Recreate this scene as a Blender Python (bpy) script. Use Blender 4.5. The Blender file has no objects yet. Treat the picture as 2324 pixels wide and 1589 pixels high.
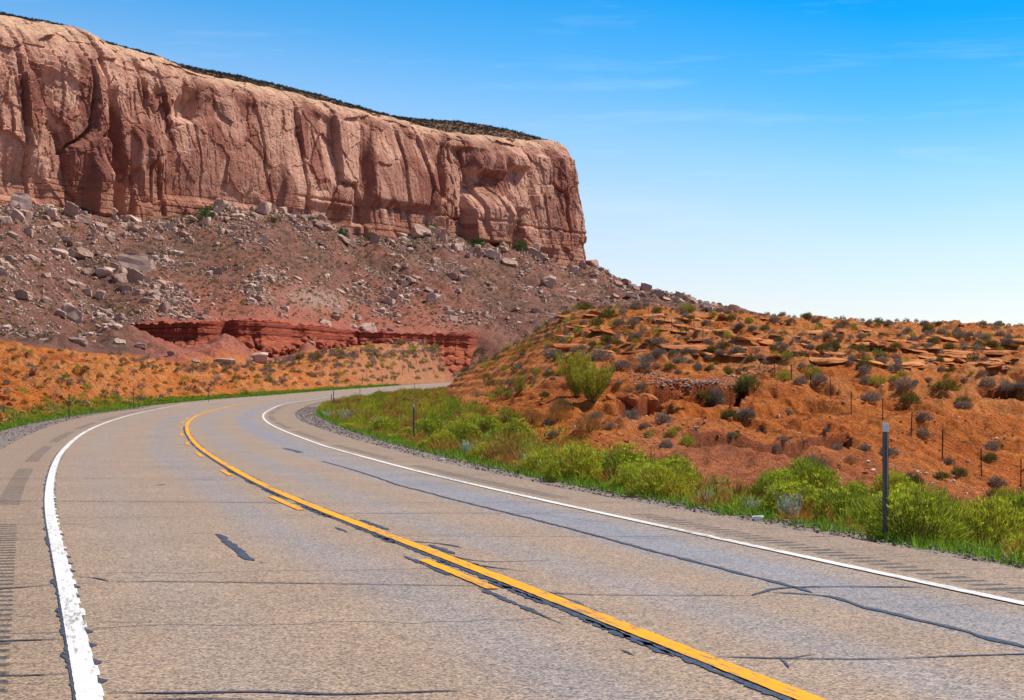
import bpy, math, random
import numpy as np
R = math.radians
rng = np.random.default_rng(7)
random.seed(7)
C = bpy.context.scene.collection
# ------------------------------------------------------------------ camera model
H, F, HY, CX = 1.6, 4400.0, 897.0, 1162.0
KY = np.array([-60, 0, 60, 110, 150, 190, 256, 345, 450, 560, 800, 6000]); KZ = np.array([0, 0, 0, .3, .62, 1.0, 1.65, 2.75, 4.1, 5.6, 9, 9])
def zg(Y): return np.interp(Y, KY, KZ)
_Ys = np.linspace(5, 800, 60000); _PY = HY + F*(H-zg(_Ys))/_Ys
def un(px, py):
    i = int(np.argmin(abs(_PY-py))); Y = _Ys[i]; return ((px-CX)*Y/F, Y)
def smooth(a, b, x):
    t = np.clip((x-a)/(b-a), 0, 1); return t*t*(3-2*t)

# ------------------------------------------------------------------ noise
def _hash(ix, iy, iz, seed):
    h = (ix.astype(np.int64)*374761393 + iy.astype(np.int64)*668265263 + iz.astype(np.int64)*2147483647 + seed*974634777) & 0xffffffff
    h = ((h ^ (h >> 13))*1274126177) & 0xffffffff
    h = ((h ^ (h >> 16))*2246822519) & 0xffffffff
    h = h ^ (h >> 15)
    return (h & 0xffffff)/float(0xffffff)
def vnoise(x, y, seed=0):
    x = np.asarray(x, float); y = np.asarray(y, float)
    xi = np.floor(x); yi = np.floor(y); fx = x-xi; fy = y-yi
    z0 = np.zeros_like(xi)
    u = fx*fx*fx*(fx*(fx*6-15)+10); v = fy*fy*fy*(fy*(fy*6-15)+10)
    def g(ax, ay, dx, dy):
        a = _hash(ax, ay, z0, seed)*2*np.pi
        return np.cos(a)*dx+np.sin(a)*dy
    n = (g(xi, yi, fx, fy)*(1-u)+g(xi+1, yi, fx-1, fy)*u)*(1-v)+(g(xi, yi+1, fx, fy-1)*(1-u)+g(xi+1, yi+1, fx-1, fy-1)*u)*v
    return n*1.4
def fbm(x, y, seed=0, oct=4, gain=.5, lac=2.03):
    s = 0; a = 1; n = 0
    for o in range(oct):
        s = s + a*vnoise(x, y, seed+o*17); n += a; x = x*lac+3.1; y = y*lac-1.7; a *= gain
    return s/n
def ridged(x, y, seed=0, oct=4):
    s = 0; a = 1; n = 0
    for o in range(oct):
        s = s + a*(1-2*abs(vnoise(x, y, seed+o*13))); n += a; x = x*2.1+1; y = y*2.1+2; a *= .5
    return s/n
def worley(x, y, seed=0):
    xi = np.floor(x); yi = np.floor(y); z0 = np.zeros_like(xi)
    f1 = np.full(x.shape, 9.); f2 = np.full(x.shape, 9.); idv = np.zeros(x.shape); gx = np.zeros(x.shape); gy = np.zeros(x.shape)
    for dx in (-1, 0, 1):
        for dy in (-1, 0, 1):
            cx = xi+dx; cy = yi+dy
            px = cx+_hash(cx, cy, z0, seed); py = cy+_hash(cx, cy, z0, seed+5)
            d = np.sqrt((px-x)**2+(py-y)**2)
            hid = _hash(cx, cy, z0, seed+9)
            m = d < f1
            f2 = np.where(m, f1, np.minimum(f2, d)); idv = np.where(m, hid, idv)
            gx = np.where(m, x-px, gx); gy = np.where(m, y-py, gy); f1 = np.where(m, d, f1)
    return f1, f2, idv, gx, gy

# ------------------------------------------------------------------ mesh helpers
def mesh_np(name, V, Fc, mat, smooth_shade=False, col=None, uv=None, nper=4):
    me = bpy.data.meshes.new(name)
    V = np.asarray(V, np.float32).reshape(-1, 3); Fc = np.asarray(Fc, np.int32).reshape(-1, nper)
    me.vertices.add(len(V)); me.vertices.foreach_set('co', V.ravel())
    me.loops.add(Fc.size); me.loops.foreach_set('vertex_index', Fc.ravel())
    me.polygons.add(len(Fc))
    me.polygons.foreach_set('loop_start', np.arange(0, Fc.size, nper, dtype=np.int32))
    me.polygons.foreach_set('use_smooth', np.full(len(Fc), smooth_shade))
    me.update(calc_edges=True); me.validate()
    if col is not None:
        a = me.color_attributes.new('Col', 'FLOAT_COLOR', 'POINT')
        c = np.ones((len(V), 4), np.float32); c[:, :3] = col; a.data.foreach_set('color', c.ravel())
    if uv is not None:
        l = me.uv_layers.new(name='UVMap'); l.data.foreach_set('uv', np.asarray(uv, np.float32)[Fc.ravel()].ravel())
    me.materials.append(mat)
    return me
def grid_faces(nr, nc):
    j, i = np.meshgrid(np.arange(nr-1), np.arange(nc-1), indexing='ij')
    a = (j*nc+i).ravel(); return np.stack([a, a+1, a+nc+1, a+nc], 1)
def link(name, me, parent=None, loc=(0, 0, 0), rot=(0, 0, 0), sc=1):
    o = bpy.data.objects.new(name, me); C.objects.link(o); o.location = loc; o.rotation_euler = rot
    o.scale = (sc, sc, sc) if not hasattr(sc, '__len__') else sc
    if parent: o.parent = parent
    return o
def tag(o, label=None, cat=None, group=None, kind=None):
    if label: o['label'] = label
    if cat: o['category'] = cat
    if group: o['group'] = group
    if kind: o['kind'] = kind
    return o
class MB:
    def __init__(s): s.v = []; s.f = []
    def box(s, x0, x1, y0, y1, z0, z1):
        b = len(s.v)
        s.v += [(x0, y0, z0), (x1, y0, z0), (x1, y1, z0), (x0, y1, z0), (x0, y0, z1), (x1, y0, z1), (x1, y1, z1), (x0, y1, z1)]
        for q in ((0, 3, 2, 1), (4, 5, 6, 7), (0, 1, 5, 4), (1, 2, 6, 5), (2, 3, 7, 6), (3, 0, 4, 7)): s.f.append([b+i for i in q])
    def rod(s, p, q, r, n=5):
        p = np.array(p, float); q = np.array(q, float); d = q-p; d /= np.linalg.norm(d)
        a = np.cross(d, (0, 0, 1) if abs(d[2]) < .9 else (1, 0, 0)); a /= np.linalg.norm(a); b_ = np.cross(d, a); b = len(s.v)
        for e in (p, q):
            for k in range(n):
                t = 2*math.pi*k/n; s.v.append(tuple(e+r*(math.cos(t)*a+math.sin(t)*b_)))
        for k in range(n): s.f.append([b+k, b+(k+1) % n, b+n+(k+1) % n, b+n+k])
    def mesh(s, name, mat): return mesh_np(name, s.v, s.f, mat)

# ------------------------------------------------------------------ materials
def newmat(name):
    m = bpy.data.materials.new(name); m.use_nodes = True; nt = m.node_tree; nt.nodes.clear()
    out = nt.nodes.new('ShaderNodeOutputMaterial'); b = nt.nodes.new('ShaderNodeBsdfPrincipled')
    nt.links.new(b.outputs[0], out.inputs[0]); b.inputs['Roughness'].default_value = .9
    return m, nt, b, out
class N:
    """tiny node-graph helper"""
    def __init__(s, nt): s.nt = nt
    def n(s, t, **k):
        x = s.nt.nodes.new(t)
        for a, v in k.items(): setattr(x, a, v)
        return x
    def l(s, a, b): s.nt.links.new(a, b)
    def noise(s, vec, scale, detail=4, rough=.6, dim='3D'):
        x = s.n('ShaderNodeTexNoise'); x.inputs['Scale'].default_value = scale; x.inputs['Detail'].default_value = detail; x.inputs['Roughness'].default_value = rough
        if vec is not None: s.l(vec, x.inputs['Vector'])
        return x.outputs['Fac']
    def mapr(s, f, a, b, c, d):
        x = s.n('ShaderNodeMapRange'); s.l(f, x.inputs[0])
        for i, v in enumerate((a, b, c, d)): x.inputs[i+1].default_value = v
        return x.outputs[0]
    def math(s, op, a, b=None, c=None):
        x = s.n('ShaderNodeMath', operation=op)
        for i, v in enumerate((a, b, c)):
            if v is None: continue
            if isinstance(v, (int, float)): x.inputs[i].default_value = v
            else: s.l(v, x.inputs[i])
        return x.outputs[0]
    def mix(s, f, a, b, bt='MIX'):
        x = s.n('ShaderNodeMix', data_type='RGBA', blend_type=bt)
        for i, v in ((0, f), (6, a), (7, b)):
            if isinstance(v, (int, float)): x.inputs[i].default_value = v
            elif isinstance(v, tuple): x.inputs[i].default_value = (*v, 1)
            else: s.l(v, x.inputs[i])
        return x.outputs[2]
    def bump(s, h, dist, strength=1, nrm=None):
        x = s.n('ShaderNodeBump'); x.inputs['Strength'].default_value = strength; x.inputs['Distance'].default_value = dist; s.l(h, x.inputs['Height'])
        if nrm is not None: s.l(nrm, x.inputs['Normal'])
        return x.outputs[0]
def coords(n, kind='Object'): return n.n('ShaderNodeTexCoord').outputs[kind]
def stretch(n, v, sc):
    m = n.n('ShaderNodeMapping'); m.inputs['Scale'].default_value = sc; n.l(v, m.inputs[0]); return m.outputs[0]

def mat_earth(name, s1, s2, bump1, bump2, lo=.7, hi=1.3, layer=None):
    m, nt, b, o = newmat(name); n = N(nt); v = coords(n)
    c = n.n('ShaderNodeVertexColor', layer_name='Col').outputs[0]
    f1 = n.noise(v, s1, 6, .7); f2 = n.noise(v, s2, 5, .75)
    if layer: f1 = n.noise(stretch(n, v, layer), s1, 6, .7)
    g = n.mapr(n.math('ADD', n.math('MULTIPLY', f1, .5), n.math('MULTIPLY', f2, .5)), .35, .65, lo, hi)
    comb = n.n('ShaderNodeCombineXYZ'); [n.l(g, comb.inputs[i]) for i in range(3)]
    n.l(n.mix(1., c, comb.outputs[0], 'MULTIPLY'), b.inputs['Base Color'])
    bb = n.bump(f1, bump1, 1); bb = n.bump(f2, bump2, 1, bb)
    n.l(bb, b.inputs['Normal']); b.inputs['Roughness'].default_value = .95; b.inputs['Specular IOR Level'].default_value = .15
    return m
M_ground = mat_earth('earth', .9, 4.5, 1.1, .28, .5, 1.48)
M_cliff = mat_earth('sandstone', .22, 1.3, 1.2, .4, .74, 1.24)
M_ledge = mat_earth('red_mudstone', .35, 1.6, .9, .35, .7, 1.3, (1, 1, 5))

def mat_rock(name, c1, c2, scale=.6):
    m, nt, b, o = newmat(name); n = N(nt); v = coords(n)
    r = n.n('ShaderNodeObjectInfo').outputs['Random']
    c = n.mix(r, c1, c2)
    f = n.noise(v, scale*3, 6, .7)
    g = n.mapr(f, .3, .7, .65, 1.3); comb = n.n('ShaderNodeCombineXYZ'); [n.l(g, comb.inputs[i]) for i in range(3)]
    n.l(n.mix(1., c, comb.outputs[0], 'MULTIPLY'), b.inputs['Base Color']); n.l(n.bump(f, .3/scale*.3, .8), b.inputs['Normal'])
    b.inputs['Specular IOR Level'].default_value = .2
    return m
M_boulder = mat_rock('boulder_stone', (.50, .35, .27), (.31, .18, .13))
M_gully = mat_rock('gully_stone', (.44, .135, .035), (.34, .09, .026), 1.2)
M_orange = mat_rock('orange_slab_stone', (.54, .215, .066), (.36, .105, .03), 1.5)
M_mesa = None
M_redrock = mat_rock('red_boulder_stone', (.33, .085, .04), (.24, .06, .035))
M_pebble = mat_rock('pebble_stone', (.62, .48, .40), (.5, .4, .34))

def mat_leaf(name, c1, c2, trans=.3, vary=.35):
    m, nt, b, o = newmat(name); n = N(nt)
    r = n.n('ShaderNodeObjectInfo').outputs['Random']; isl = n.n('ShaderNodeNewGeometry').outputs['Random Per Island']
    c = n.mix(r, c1, c2)
    g = n.mapr(isl, 0, 1, 1-vary, 1+vary); comb = n.n('ShaderNodeCombineXYZ'); [n.l(g, comb.inputs[i]) for i in range(3)]
    c = n.mix(1., c, comb.outputs[0], 'MULTIPLY')
    n.l(c, b.inputs['Base Color']); b.inputs['Roughness'].default_value = .7; b.inputs['Specular IOR Level'].default_value = .2
    t = n.n('ShaderNodeBsdfTranslucent'); n.l(c, t.inputs[0]); mx = n.n('ShaderNodeMixShader'); mx.inputs[0].default_value = trans
    n.l(b.outputs[0], mx.inputs[1]); n.l(t.outputs[0], mx.inputs[2]); n.l(mx.outputs[0], o.inputs[0])
    return m
M_sage = mat_leaf('sagebrush_leaf', (.20, .155, .115), (.27, .20, .15), .2)
M_silver = mat_leaf('silver_leaf', (.33, .40, .33), (.40, .46, .40), .2)
M_rabbit = mat_leaf('rabbitbrush_leaf', (.19, .26, .018), (.42, .37, .03), .4)
M_rabbit2 = mat_leaf('bright_shrub_leaf', (.34, .32, .03), (.22, .21, .025), .35)
M_dark = mat_leaf('dark_shrub_leaf', (.17, .135, .02), (.11, .11, .035), .25)
M_straw = mat_leaf('dry_straw', (.38, .16, .035), (.30, .15, .04), .3)
M_flower = mat_leaf('yellow_flower', (.62, .52, .03), (.5, .5, .04), .3)
M_budtop = mat_leaf('rabbitbrush_bud', (.50, .52, .03), (.42, .50, .03), .35)
M_grass = mat_leaf('verge_grass', (.15, .27, .015), (.15, .27, .015), .35, .6)
M_stem = mat_leaf('woody_stem', (.16, .10, .06), (.11, .075, .05), 0, .3)
M_mesa = mat_leaf('mesa_scrub_leaf', (.05, .045, .028), (.04, .04, .025), .05)
M_tree = mat_leaf('juniper_leaf', (.035, .10, .02), (.05, .12, .02), .2)

def flat(name, c, rough=.6, metal=0):
    m, nt, b, o = newmat(name); n = N(nt); f = n.noise(coords(n), 14, 5, .7)
    g = n.mapr(f, .3, .7, .75, 1.2); comb = n.n('ShaderNodeCombineXYZ'); [n.l(g, comb.inputs[i]) for i in range(3)]
    n.l(n.mix(1., (c), comb.outputs[0], 'MULTIPLY'), b.inputs['Base Color']); b.inputs['Roughness'].default_value = rough; b.inputs['Metallic'].default_value = metal
    return m
M_steel = flat('weathered_steel', (.11, .10, .10), .55, .4)
M_reflect = flat('reflector_sheet', (.85, .78, .75), .4)
M_redref = flat('red_reflector', (.6, .05, .03), .4)
M_hole = flat('punched_hole', (.015, .015, .015), .9)
M_fence = flat('fence_steel', (.05, .04, .025), .8)
M_wire = flat('fence_wire', (.16, .13, .11), .6, .5)
M_litter = flat('white_litter', (.8, .8, .85), .5)

# asphalt ------------------------------------------------------------
def asphalt(name='asphalt', base=(.285, .198, .122), road=True):
    m, nt, b, o = newmat(name); n = N(nt); v = coords(n)
    f1 = n.noise(v, 60, 3, .8); f2 = n.noise(v, 9, 4, .6); f3 = n.noise(v, .5, 3, .6)
    vor = n.n('ShaderNodeTexVoronoi'); vor.inputs['Scale'].default_value = 66; n.l(v, vor.inputs['Vector'])
    cr = n.n('ShaderNodeSeparateColor'); n.l(vor.outputs['Color'], cr.inputs[0])
    spk = n.mapr(cr.outputs[0], 0, 1, .32, 1.7)
    g = n.math('MULTIPLY', spk, n.mapr(n.math('ADD', f2, n.math('MULTIPLY', f1, .6)), .5, 1.1, .8, 1.2))
    g = n.math('MULTIPLY', g, n.mapr(f3, .3, .7, .92, 1.08))
    comb = n.n('ShaderNodeCombineXYZ'); [n.l(g, comb.inputs[i]) for i in range(3)]
    hue = n.mix(n.mapr(cr.outputs[1], 0, 1, 0, 1), (base[0]*1.1, base[1], base[2]*.85), (base[0]*.9, base[1]*1.0, base[2]*1.25))
    rough = .6
    if road:
        uvn = n.n('ShaderNodeUVMap', uv_map='UVMap').outputs[0]; sp = n.n('ShaderNodeSeparateXYZ'); n.l(uvn, sp.inputs[0]); S, T = sp.outputs[0], sp.outputs[1]
        wob = n.math('MULTIPLY', n.math('SUBTRACT', n.noise(stretch(n, uvn, (.06, .3, 1)), 1, 3, .5), .5), .9)
        Tw = n.math('ADD', T, wob)
        def band(c, w):   # soft wheel track centred on offset c
            return n.mapr(n.math('ABSOLUTE', n.math('SUBTRACT', Tw, c)), w*.25, w, 1, 0)
        tr = n.math('MAXIMUM', n.math('MAXIMUM', n.math('MULTIPLY', band(2.75, .8), 1.0), n.math('MULTIPLY', band(.95, .55), .55)), n.math('MAXIMUM', n.math('MULTIPLY', band(-.95, .6), .6), n.math('MULTIPLY', band(-2.7, .55), .25)))
        tr = n.math('MULTIPLY', tr, n.mapr(n.noise(stretch(n, uvn, (.05, 1.2, 1)), 1, 3, .6), .3, .6, .55, 1))
        hue = n.mix(n.math('MULTIPLY', tr, .85), hue, (.245, .225, .215))
        b_r = n.mapr(tr, 0, 1, .62, .40); n.l(b_r, b.inputs['Roughness'])
        # shoulders a little darker and browner
        sh = n.math('MAXIMUM', n.mapr(T, 3.7, 3.9, 0, 1), n.mapr(T, -3.8, -3.6, 1, 0))
        hue = n.mix(n.math('MULTIPLY', sh, .6), hue, (.245, .165, .10))
        # transverse hairline cracks
        sN = n.math('ADD', S, n.math('MULTIPLY', n.math('SUBTRACT', n.noise(stretch(n, uvn, (.02, .5, 1)), 1, 4, .6), .5), 1.5))
        w1 = n.math('ABSOLUTE', n.math('SUBTRACT', n.math('FRACT', n.math('DIVIDE', sN, 4.1)), .5))
        cm = n.mapr(w1, .0035, .007, 1, 0)
        gate = n.mapr(n.noise(stretch(n, uvn, (.21, .16, 1)), 1, 2, .5), .46, .52, 0, 1)
        w2 = n.math('ABSOLUTE', n.math('SUBTRACT', n.math('FRACT', n.math('DIVIDE', sN, .83)), .5))
        cm2 = n.math('MULTIPLY', n.mapr(w2, .012, .024, 1, 0), n.math('MULTIPLY', n.mapr(n.math('ABSOLUTE', T), 3.75, 3.95, 0, 1), n.mapr(n.noise(stretch(n, uvn, (.5, .8, 1)), 1, 2, .5), .44, .5, 0, 1)))
        cm = n.math('MAXIMUM', n.math('MULTIPLY', cm, gate), cm2)
        hue = n.mix(n.math('MULTIPLY', cm, .75), hue, (.04, .038, .04))
        # milled rumble grooves on both shoulders: dips in the surface, dirt lying in them
        seg = n.mapr(n.math('FRACT', n.math('DIVIDE', n.math('ADD', S, 25.6), 18.5)), .778, .782, 1, 0)
        gr = n.math('SINE', n.math('MULTIPLY', S, 2*math.pi/.34))
        inL = n.math('MULTIPLY', n.mapr(T, -4.37, -4.34, 0, 1), n.mapr(T, -4.05, -4.02, 1, 0))
        inR = n.math('MULTIPLY', n.mapr(T, 3.88, 3.91, 0, 1), n.mapr(T, 4.20, 4.23, 1, 0))
        rm = n.math('MULTIPLY', n.math('MAXIMUM', inL, inR), seg)
        pit = n.math('MULTIPLY', n.mapr(gr, .05, .4, 0, 1), rm)
        hue = n.mix(n.math('MULTIPLY', pit, .85), hue, (.05, .045, .035))
    n.l(n.mix(1., hue, comb.outputs[0], 'MULTIPLY'), b.inputs['Base Color'])
    bb = n.bump(f1, .006, .6)
    if road: bb = n.bump(n.math('MULTIPLY', pit, -1), .012, 1, bb)
    else: b.inputs['Roughness'].default_value = .8
    n.l(bb, b.inputs['Normal']); b.inputs['Specular IOR Level'].default_value = .33
    return m
M_asph = asphalt()

def paint(name, c, wear=.5):
    m, nt, b, o = newmat(name); n = N(nt); v = coords(n); uvn = n.n('ShaderNodeUVMap', uv_map='UVMap').outputs[0]
    f = n.noise(stretch(n, uvn, (3.0, 22, 1)), 1, 6, .75); f2 = n.noise(stretch(n, uvn, (.25, 1.5, 1)), 1, 2, .5); f3 = n.noise(v, 45, 3, .8)
    w = n.mapr(n.math('ADD', n.math('ADD', f, n.math('MULTIPLY', f2, .5)), n.math('MULTIPLY', f3, .3)), .90+wear*.10, .99+wear*.12, 0, 1)
    g = n.mapr(f3, .3, .7, .86, 1.08); comb = n.n('ShaderNodeCombineXYZ'); [n.l(g, comb.inputs[i]) for i in range(3)]
    c2 = n.mix(1., c, comb.outputs[0], 'MULTIPLY')
    n.l(n.mix(n.math('MULTIPLY', w, .8), c2, (.14, .12, .11)), b.inputs['Base Color']); b.inputs['Roughness'].default_value = .75; b.inputs['Specular IOR Level'].default_value = .2
    n.l(n.bump(f3, .004, .6), b.inputs['Normal'])
    return m
M_white = paint('white_road_paint', (.62, .60, .57), .48); M_yellow = paint('yellow_road_paint', (.80, .33, .0015), .12)
M_tar = asphalt('tar_sealant', (.055, .053, .055), False)
M_tar.node_tree.nodes['Principled BSDF'].inputs['Roughness'].default_value = .40

def mat_gravel():
    m, nt, b, o = newmat('gravel_stones'); n = N(nt); v = coords(n)
    vo = n.n('ShaderNodeTexVoronoi'); vo.inputs['Scale'].default_value = 22; n.l(v, vo.inputs['Vector'])
    cr = n.n('ShaderNodeSeparateColor'); n.l(vo.outputs['Color'], cr.inputs[0])
    c = n.mix(cr.outputs[0], (.10, .08, .075), (.34, .27, .23)); c = n.mix(n.mapr(n.noise(v, 1.2, 3), .4, .6, 0, .5), c, (.20, .12, .08))
    n.l(c, b.inputs['Base Color'])
    h = n.math('ADD', n.math('MULTIPLY', n.math('SUBTRACT', 1, vo.outputs['Distance']), 1.0), cr.outputs[1])
    n.l(n.bump(h, .03, 1), b.inputs['Normal']); b.inputs['Roughness'].default_value = .9
    return m
M_gravel = mat_gravel()

# ------------------------------------------------------------------ road geometry
TR = {'c': [(1840,1589),(1600,1505),(1400,1420),(1175,1325),(1000,1255),(850,1205),(700,1150),(600,1105),(520,1060),(460,1022),(432,993),(423,972),(430,955),(455,940),(500,928),(545,917.6),(620,907.5),(696,900),(831,887),(987,874)],
'wl': [(209,1579),(183,1494),(163,1408),(143,1310),(126,1227),(114.6,1150),(114.7,1110),(117,1084),(125,1052),(141,1025),(165,1001),(200,977),(253,956),(320,937),(400,920),(480,910),(605,898),(722,886),(883,875.6)],
'wr': [(2324,1372),(1982,1301.6),(1615,1219),(1291,1150),(1210,1130),(946,1070),(802,1031),(705,1001),(631,972),(602,955),(598,945),(605,935),(628,922),(665,913.7),(711,908),(805,895),(935,884)],
'ae': [(2324,1299),(1985,1223),(1574,1165),(1210,1094),(1089,1068),(974,1042.6),(860,1011),(774,988),(716,968),(676.6,951),(668,942),(682,928),(717,916)],
'al': [(0,1022),(53,993),(133,961),(240,937),(347,924)]}
P = {k: np.array([un(*p) for p in v]) for k, v in TR.items()}
cy = np.concatenate([[-70, -30, -8], P['c'][:, 1], [490, 535, 560, 572, 578, 580]]); cxx = np.concatenate([[17.5, 11.0, 5.95], P['c'][:, 0], [-13.5, -6, 8, 35, 75, 130]])
# smooth spline through the traced centre line: parametrise by chord and fit piecewise cubic (Catmull-Rom), then relax
def resample(pts, step):
    pts = np.array(pts, float); out = []
    for i in range(len(pts)-1):
        p0 = pts[max(i-1, 0)]; p1 = pts[i]; p2 = pts[i+1]; p3 = pts[min(i+2, len(pts)-1)]
        L = np.linalg.norm(p2-p1); n = max(2, int(L/step))
        m1 = (p2-p0)*L/max(1e-6, np.linalg.norm(p2-p1)+np.linalg.norm(p1-p0)); m2 = (p3-p1)*L/max(1e-6, np.linalg.norm(p3-p2)+np.linalg.norm(p2-p1))
        for t in np.arange(n)/n:
            out.append((2*t**3-3*t**2+1)*p1+(t**3-2*t**2+t)*m1+(-2*t**3+3*t**2)*p2+(t**3-t**2)*m2)
    out.append(pts[-1]); out = np.array(out)
    d = np.concatenate([[0], np.cumsum(np.linalg.norm(np.diff(out, axis=0), axis=1))])
    s = np.arange(0, d[-1], step); return np.stack([np.interp(s, d, out[:, k]) for k in range(out.shape[1])], 1)
CL = resample(np.stack([cxx, cy], 1), 1.0)
for it in range(60): CL[1:-1] = CL[1:-1]*.5+(CL[:-2]+CL[2:])*.25
CL = resample(CL, .5)
dd = np.gradient(CL, axis=0); dd /= np.linalg.norm(dd, axis=1)[:, None]
NR = np.stack([dd[:, 1], -dd[:, 0]], 1)          # to the right
SS = np.concatenate([[0], np.cumsum(np.linalg.norm(np.diff(CL, axis=0), axis=1))])
S0 = SS[np.argmin(abs(CL[:, 1]))]; SS = SS-S0
CZ = zg(CL[:, 1])
def st_of(XY):
    XY = np.atleast_2d(XY); S = np.empty(len(XY)); T = np.empty(len(XY)); c = CL[::3]
    for a in range(0, len(XY), 20000):
        q = XY[a:a+20000]; d2 = (q[:, 0:1]-c[None, :, 0])**2+(q[:, 1:2]-c[None, :, 1])**2
        i = d2.argmin(1)*3; i = np.clip(i, 0, len(CL)-1); r = q-CL[i]
        S[a:a+20000] = SS[i]+(r*dd[i]).sum(1); T[a:a+20000] = (r*NR[i]).sum(1)
    return S, T
def off(key, cap):
    S, T = st_of(P[key]); T = np.clip(T, -cap, cap) if cap else T
    return S, T
def offs(key, cap, fill=None):
    S, T = off(key, cap); i = np.argsort(S); S, T = S[i], T[i]
    s = SS; t = np.interp(s, S, T)
    far_ = s > 120; out = t.copy()
    for w_ in (8, 25):
        k = np.ones(2*w_+1)/(2*w_+1); tp = np.pad(t, w_, 'edge')
        for _ in range(2): tp = np.pad(np.convolve(tp, k, 'valid'), w_, 'edge')
        m = smooth(60, 110, s) if w_ == 25 else 1.; out = out*(1-m)+tp[w_:-w_]*m
    return out
T_wl = offs('wl', 5.0); T_wr = offs('wr', 4.6)
T_ae = offs('ae', 6.4); T_al = offs('al', 8.0)
T_ae = np.maximum(T_ae, T_wr+1.0); T_al = np.minimum(T_al, T_wl-1.5)
print('lane', T_wl[::150], T_wr[::150]); print('edge', T_al[::150], T_ae[::150])
def road_pt(s, t, dz=0.):
    i = np.interp(s, SS, np.arange(len(SS))); x = np.interp(i, np.arange(len(SS)), CL[:, 0]); y = np.interp(i, np.arange(len(SS)), CL[:, 1])
    nx = np.interp(i, np.arange(len(SS)), NR[:, 0]); ny = np.interp(i, np.arange(len(SS)), NR[:, 1])
    return np.stack([x+nx*t, y+ny*t, np.interp(i, np.arange(len(SS)), CZ)+dz+0*t], -1)
# canonical offset coordinate: white lines lie at T=+-3.6 in the UV
def tcanon(s, t):
    a = np.interp(s, SS, T_wl); b = np.interp(s, SS, T_wr)
    return np.where(t < 0, np.where(t > a, -3.6*t/a, -3.6+(t-a)), np.where(t < b, 3.6*t/b, 3.6+(t-b)))
def treal(s, tc):
    a = np.interp(s, SS, T_wl); b = np.interp(s, SS, T_wr)
    return np.where(tc < 0, np.where(tc > -3.6, -tc/3.6*a, a+(tc+3.6)), np.where(tc < 3.6, tc/3.6*b, b+(tc-3.6)))
ns = len(SS); fr = np.linspace(0, 1, 29)
Tg = T_al[:, None]+(T_ae-T_al)[:, None]*fr[None]
edge_n = .10*fbm(SS*.8, SS*0+3.3, 5, 3)+.08*fbm(SS*.15, SS*0+1.3, 6, 2)
Tg[:, 0] += edge_n; Tg[:, -1] += np.roll(edge_n, 77)
Sg = np.repeat(SS[:, None], 29, 1)
V = road_pt(Sg.ravel(), Tg.ravel()).reshape(-1, 3)
uv = np.stack([Sg.ravel(), tcanon(Sg.ravel(), Tg.ravel())], 1)
road = link('road', mesh_np('road', V, grid_faces(ns, 29), M_asph, True, uv=uv)); tag(road, 'worn two lane tan asphalt highway curving right', kind='structure')
# gravel shoulders
def strip(name, ta, tb, za, zb, mat, kind='structure', nt_=5, wob=0, seed=0, step=.25):
    s = np.arange(SS[0], SS[-1]-1, step); a = np.interp(s, SS, ta); b = np.interp(s, SS, tb)
    f = np.linspace(0, 1, nt_); T = a[:, None]+(b-a)[:, None]*f; S_ = np.repeat(s[:, None], nt_, 1)
    V = road_pt(S_.ravel(), T.ravel()).reshape(-1, 3); V[:, 2] += (za+(zb-za)*f[None]+0*T).ravel()
    rr = wob*fbm(V[:, 0]*4, V[:, 1]*4, seed, 3)*np.tile(np.sin(np.pi*f)*1.+.0, len(s)); V[:, 2] += rr
    o = link(name, mesh_np(name, V, grid_faces(len(s), nt_), mat, True)); tag(o, kind=kind); return o
T_gr = T_ae+np.interp(SS, [0, 15, 30, 70, 110, 160], [.45, .5, .75, 1.1, 1.6, 1.2]); T_gl = T_al-np.interp(SS, [0, 70, 130], [1.2, 2.0, 1.2])
strip('gravel_shoulder', T_ae-.25, T_gr+1.2, -.03, -.16, M_gravel, nt_=12, wob=.05, seed=3)
strip('gravel_shoulder', T_gl-1.2, T_al+.25, -.14, -.03, M_gravel, nt_=12, wob=.05, seed=4)

# ------------------------------------------------------------------ terrain: ridge and foot lines across the view
def zpy(py, Y): return H+(HY-py)*Y/F
cols = [-900, 0, 200, 400, 600, 800, 950, 1015, 1090, 1144, 1199, 1254, 1309, 1482, 1700, 2000, 2324, 3300]
hill = {  # px: seven (Y, py) of the slope on the right of the road
1015: [(50,1040),(100,940),(180,905),(230,890),(260,882),(285,875),(305,870)],
1090: [(50,1040),(75,965),(110,925),(150,900),(200,866),(245,842),(285,825)],
1144: [(50,1040),(75,962),(105,920),(145,890),(185,855),(230,820),(270,795)],
1199: [(45,1050),(72,962),(105,905),(140,860),(175,825),(215,793),(255,767)],
1254: [(45,1050),(72,958),(100,900),(135,850),(170,808),(205,765),(240,729)],
1309: [(45,1040),(72,952),(98,893),(130,842),(160,790),(195,735),(230,699)],
1482: [(42,1050),(66,985),(90,912),(115,852),(145,797),(180,745),(222,697)],
1700: [(38,1085),(60,1058),(82,968),(105,890),(132,828),(175,765),(250,712)],
2000: [(34,1170),(62,1100),(85,998),(112,900),(145,825),(190,770),(280,730)],
2324: [(32,1230),(66,1185),(84,1098),(105,980),(140,868),(195,785),(300,738)],
3300: [(30,1300),(60,1280),(80,1200),(105,1060),(140,900),(195,800),(300,750)]}
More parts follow.
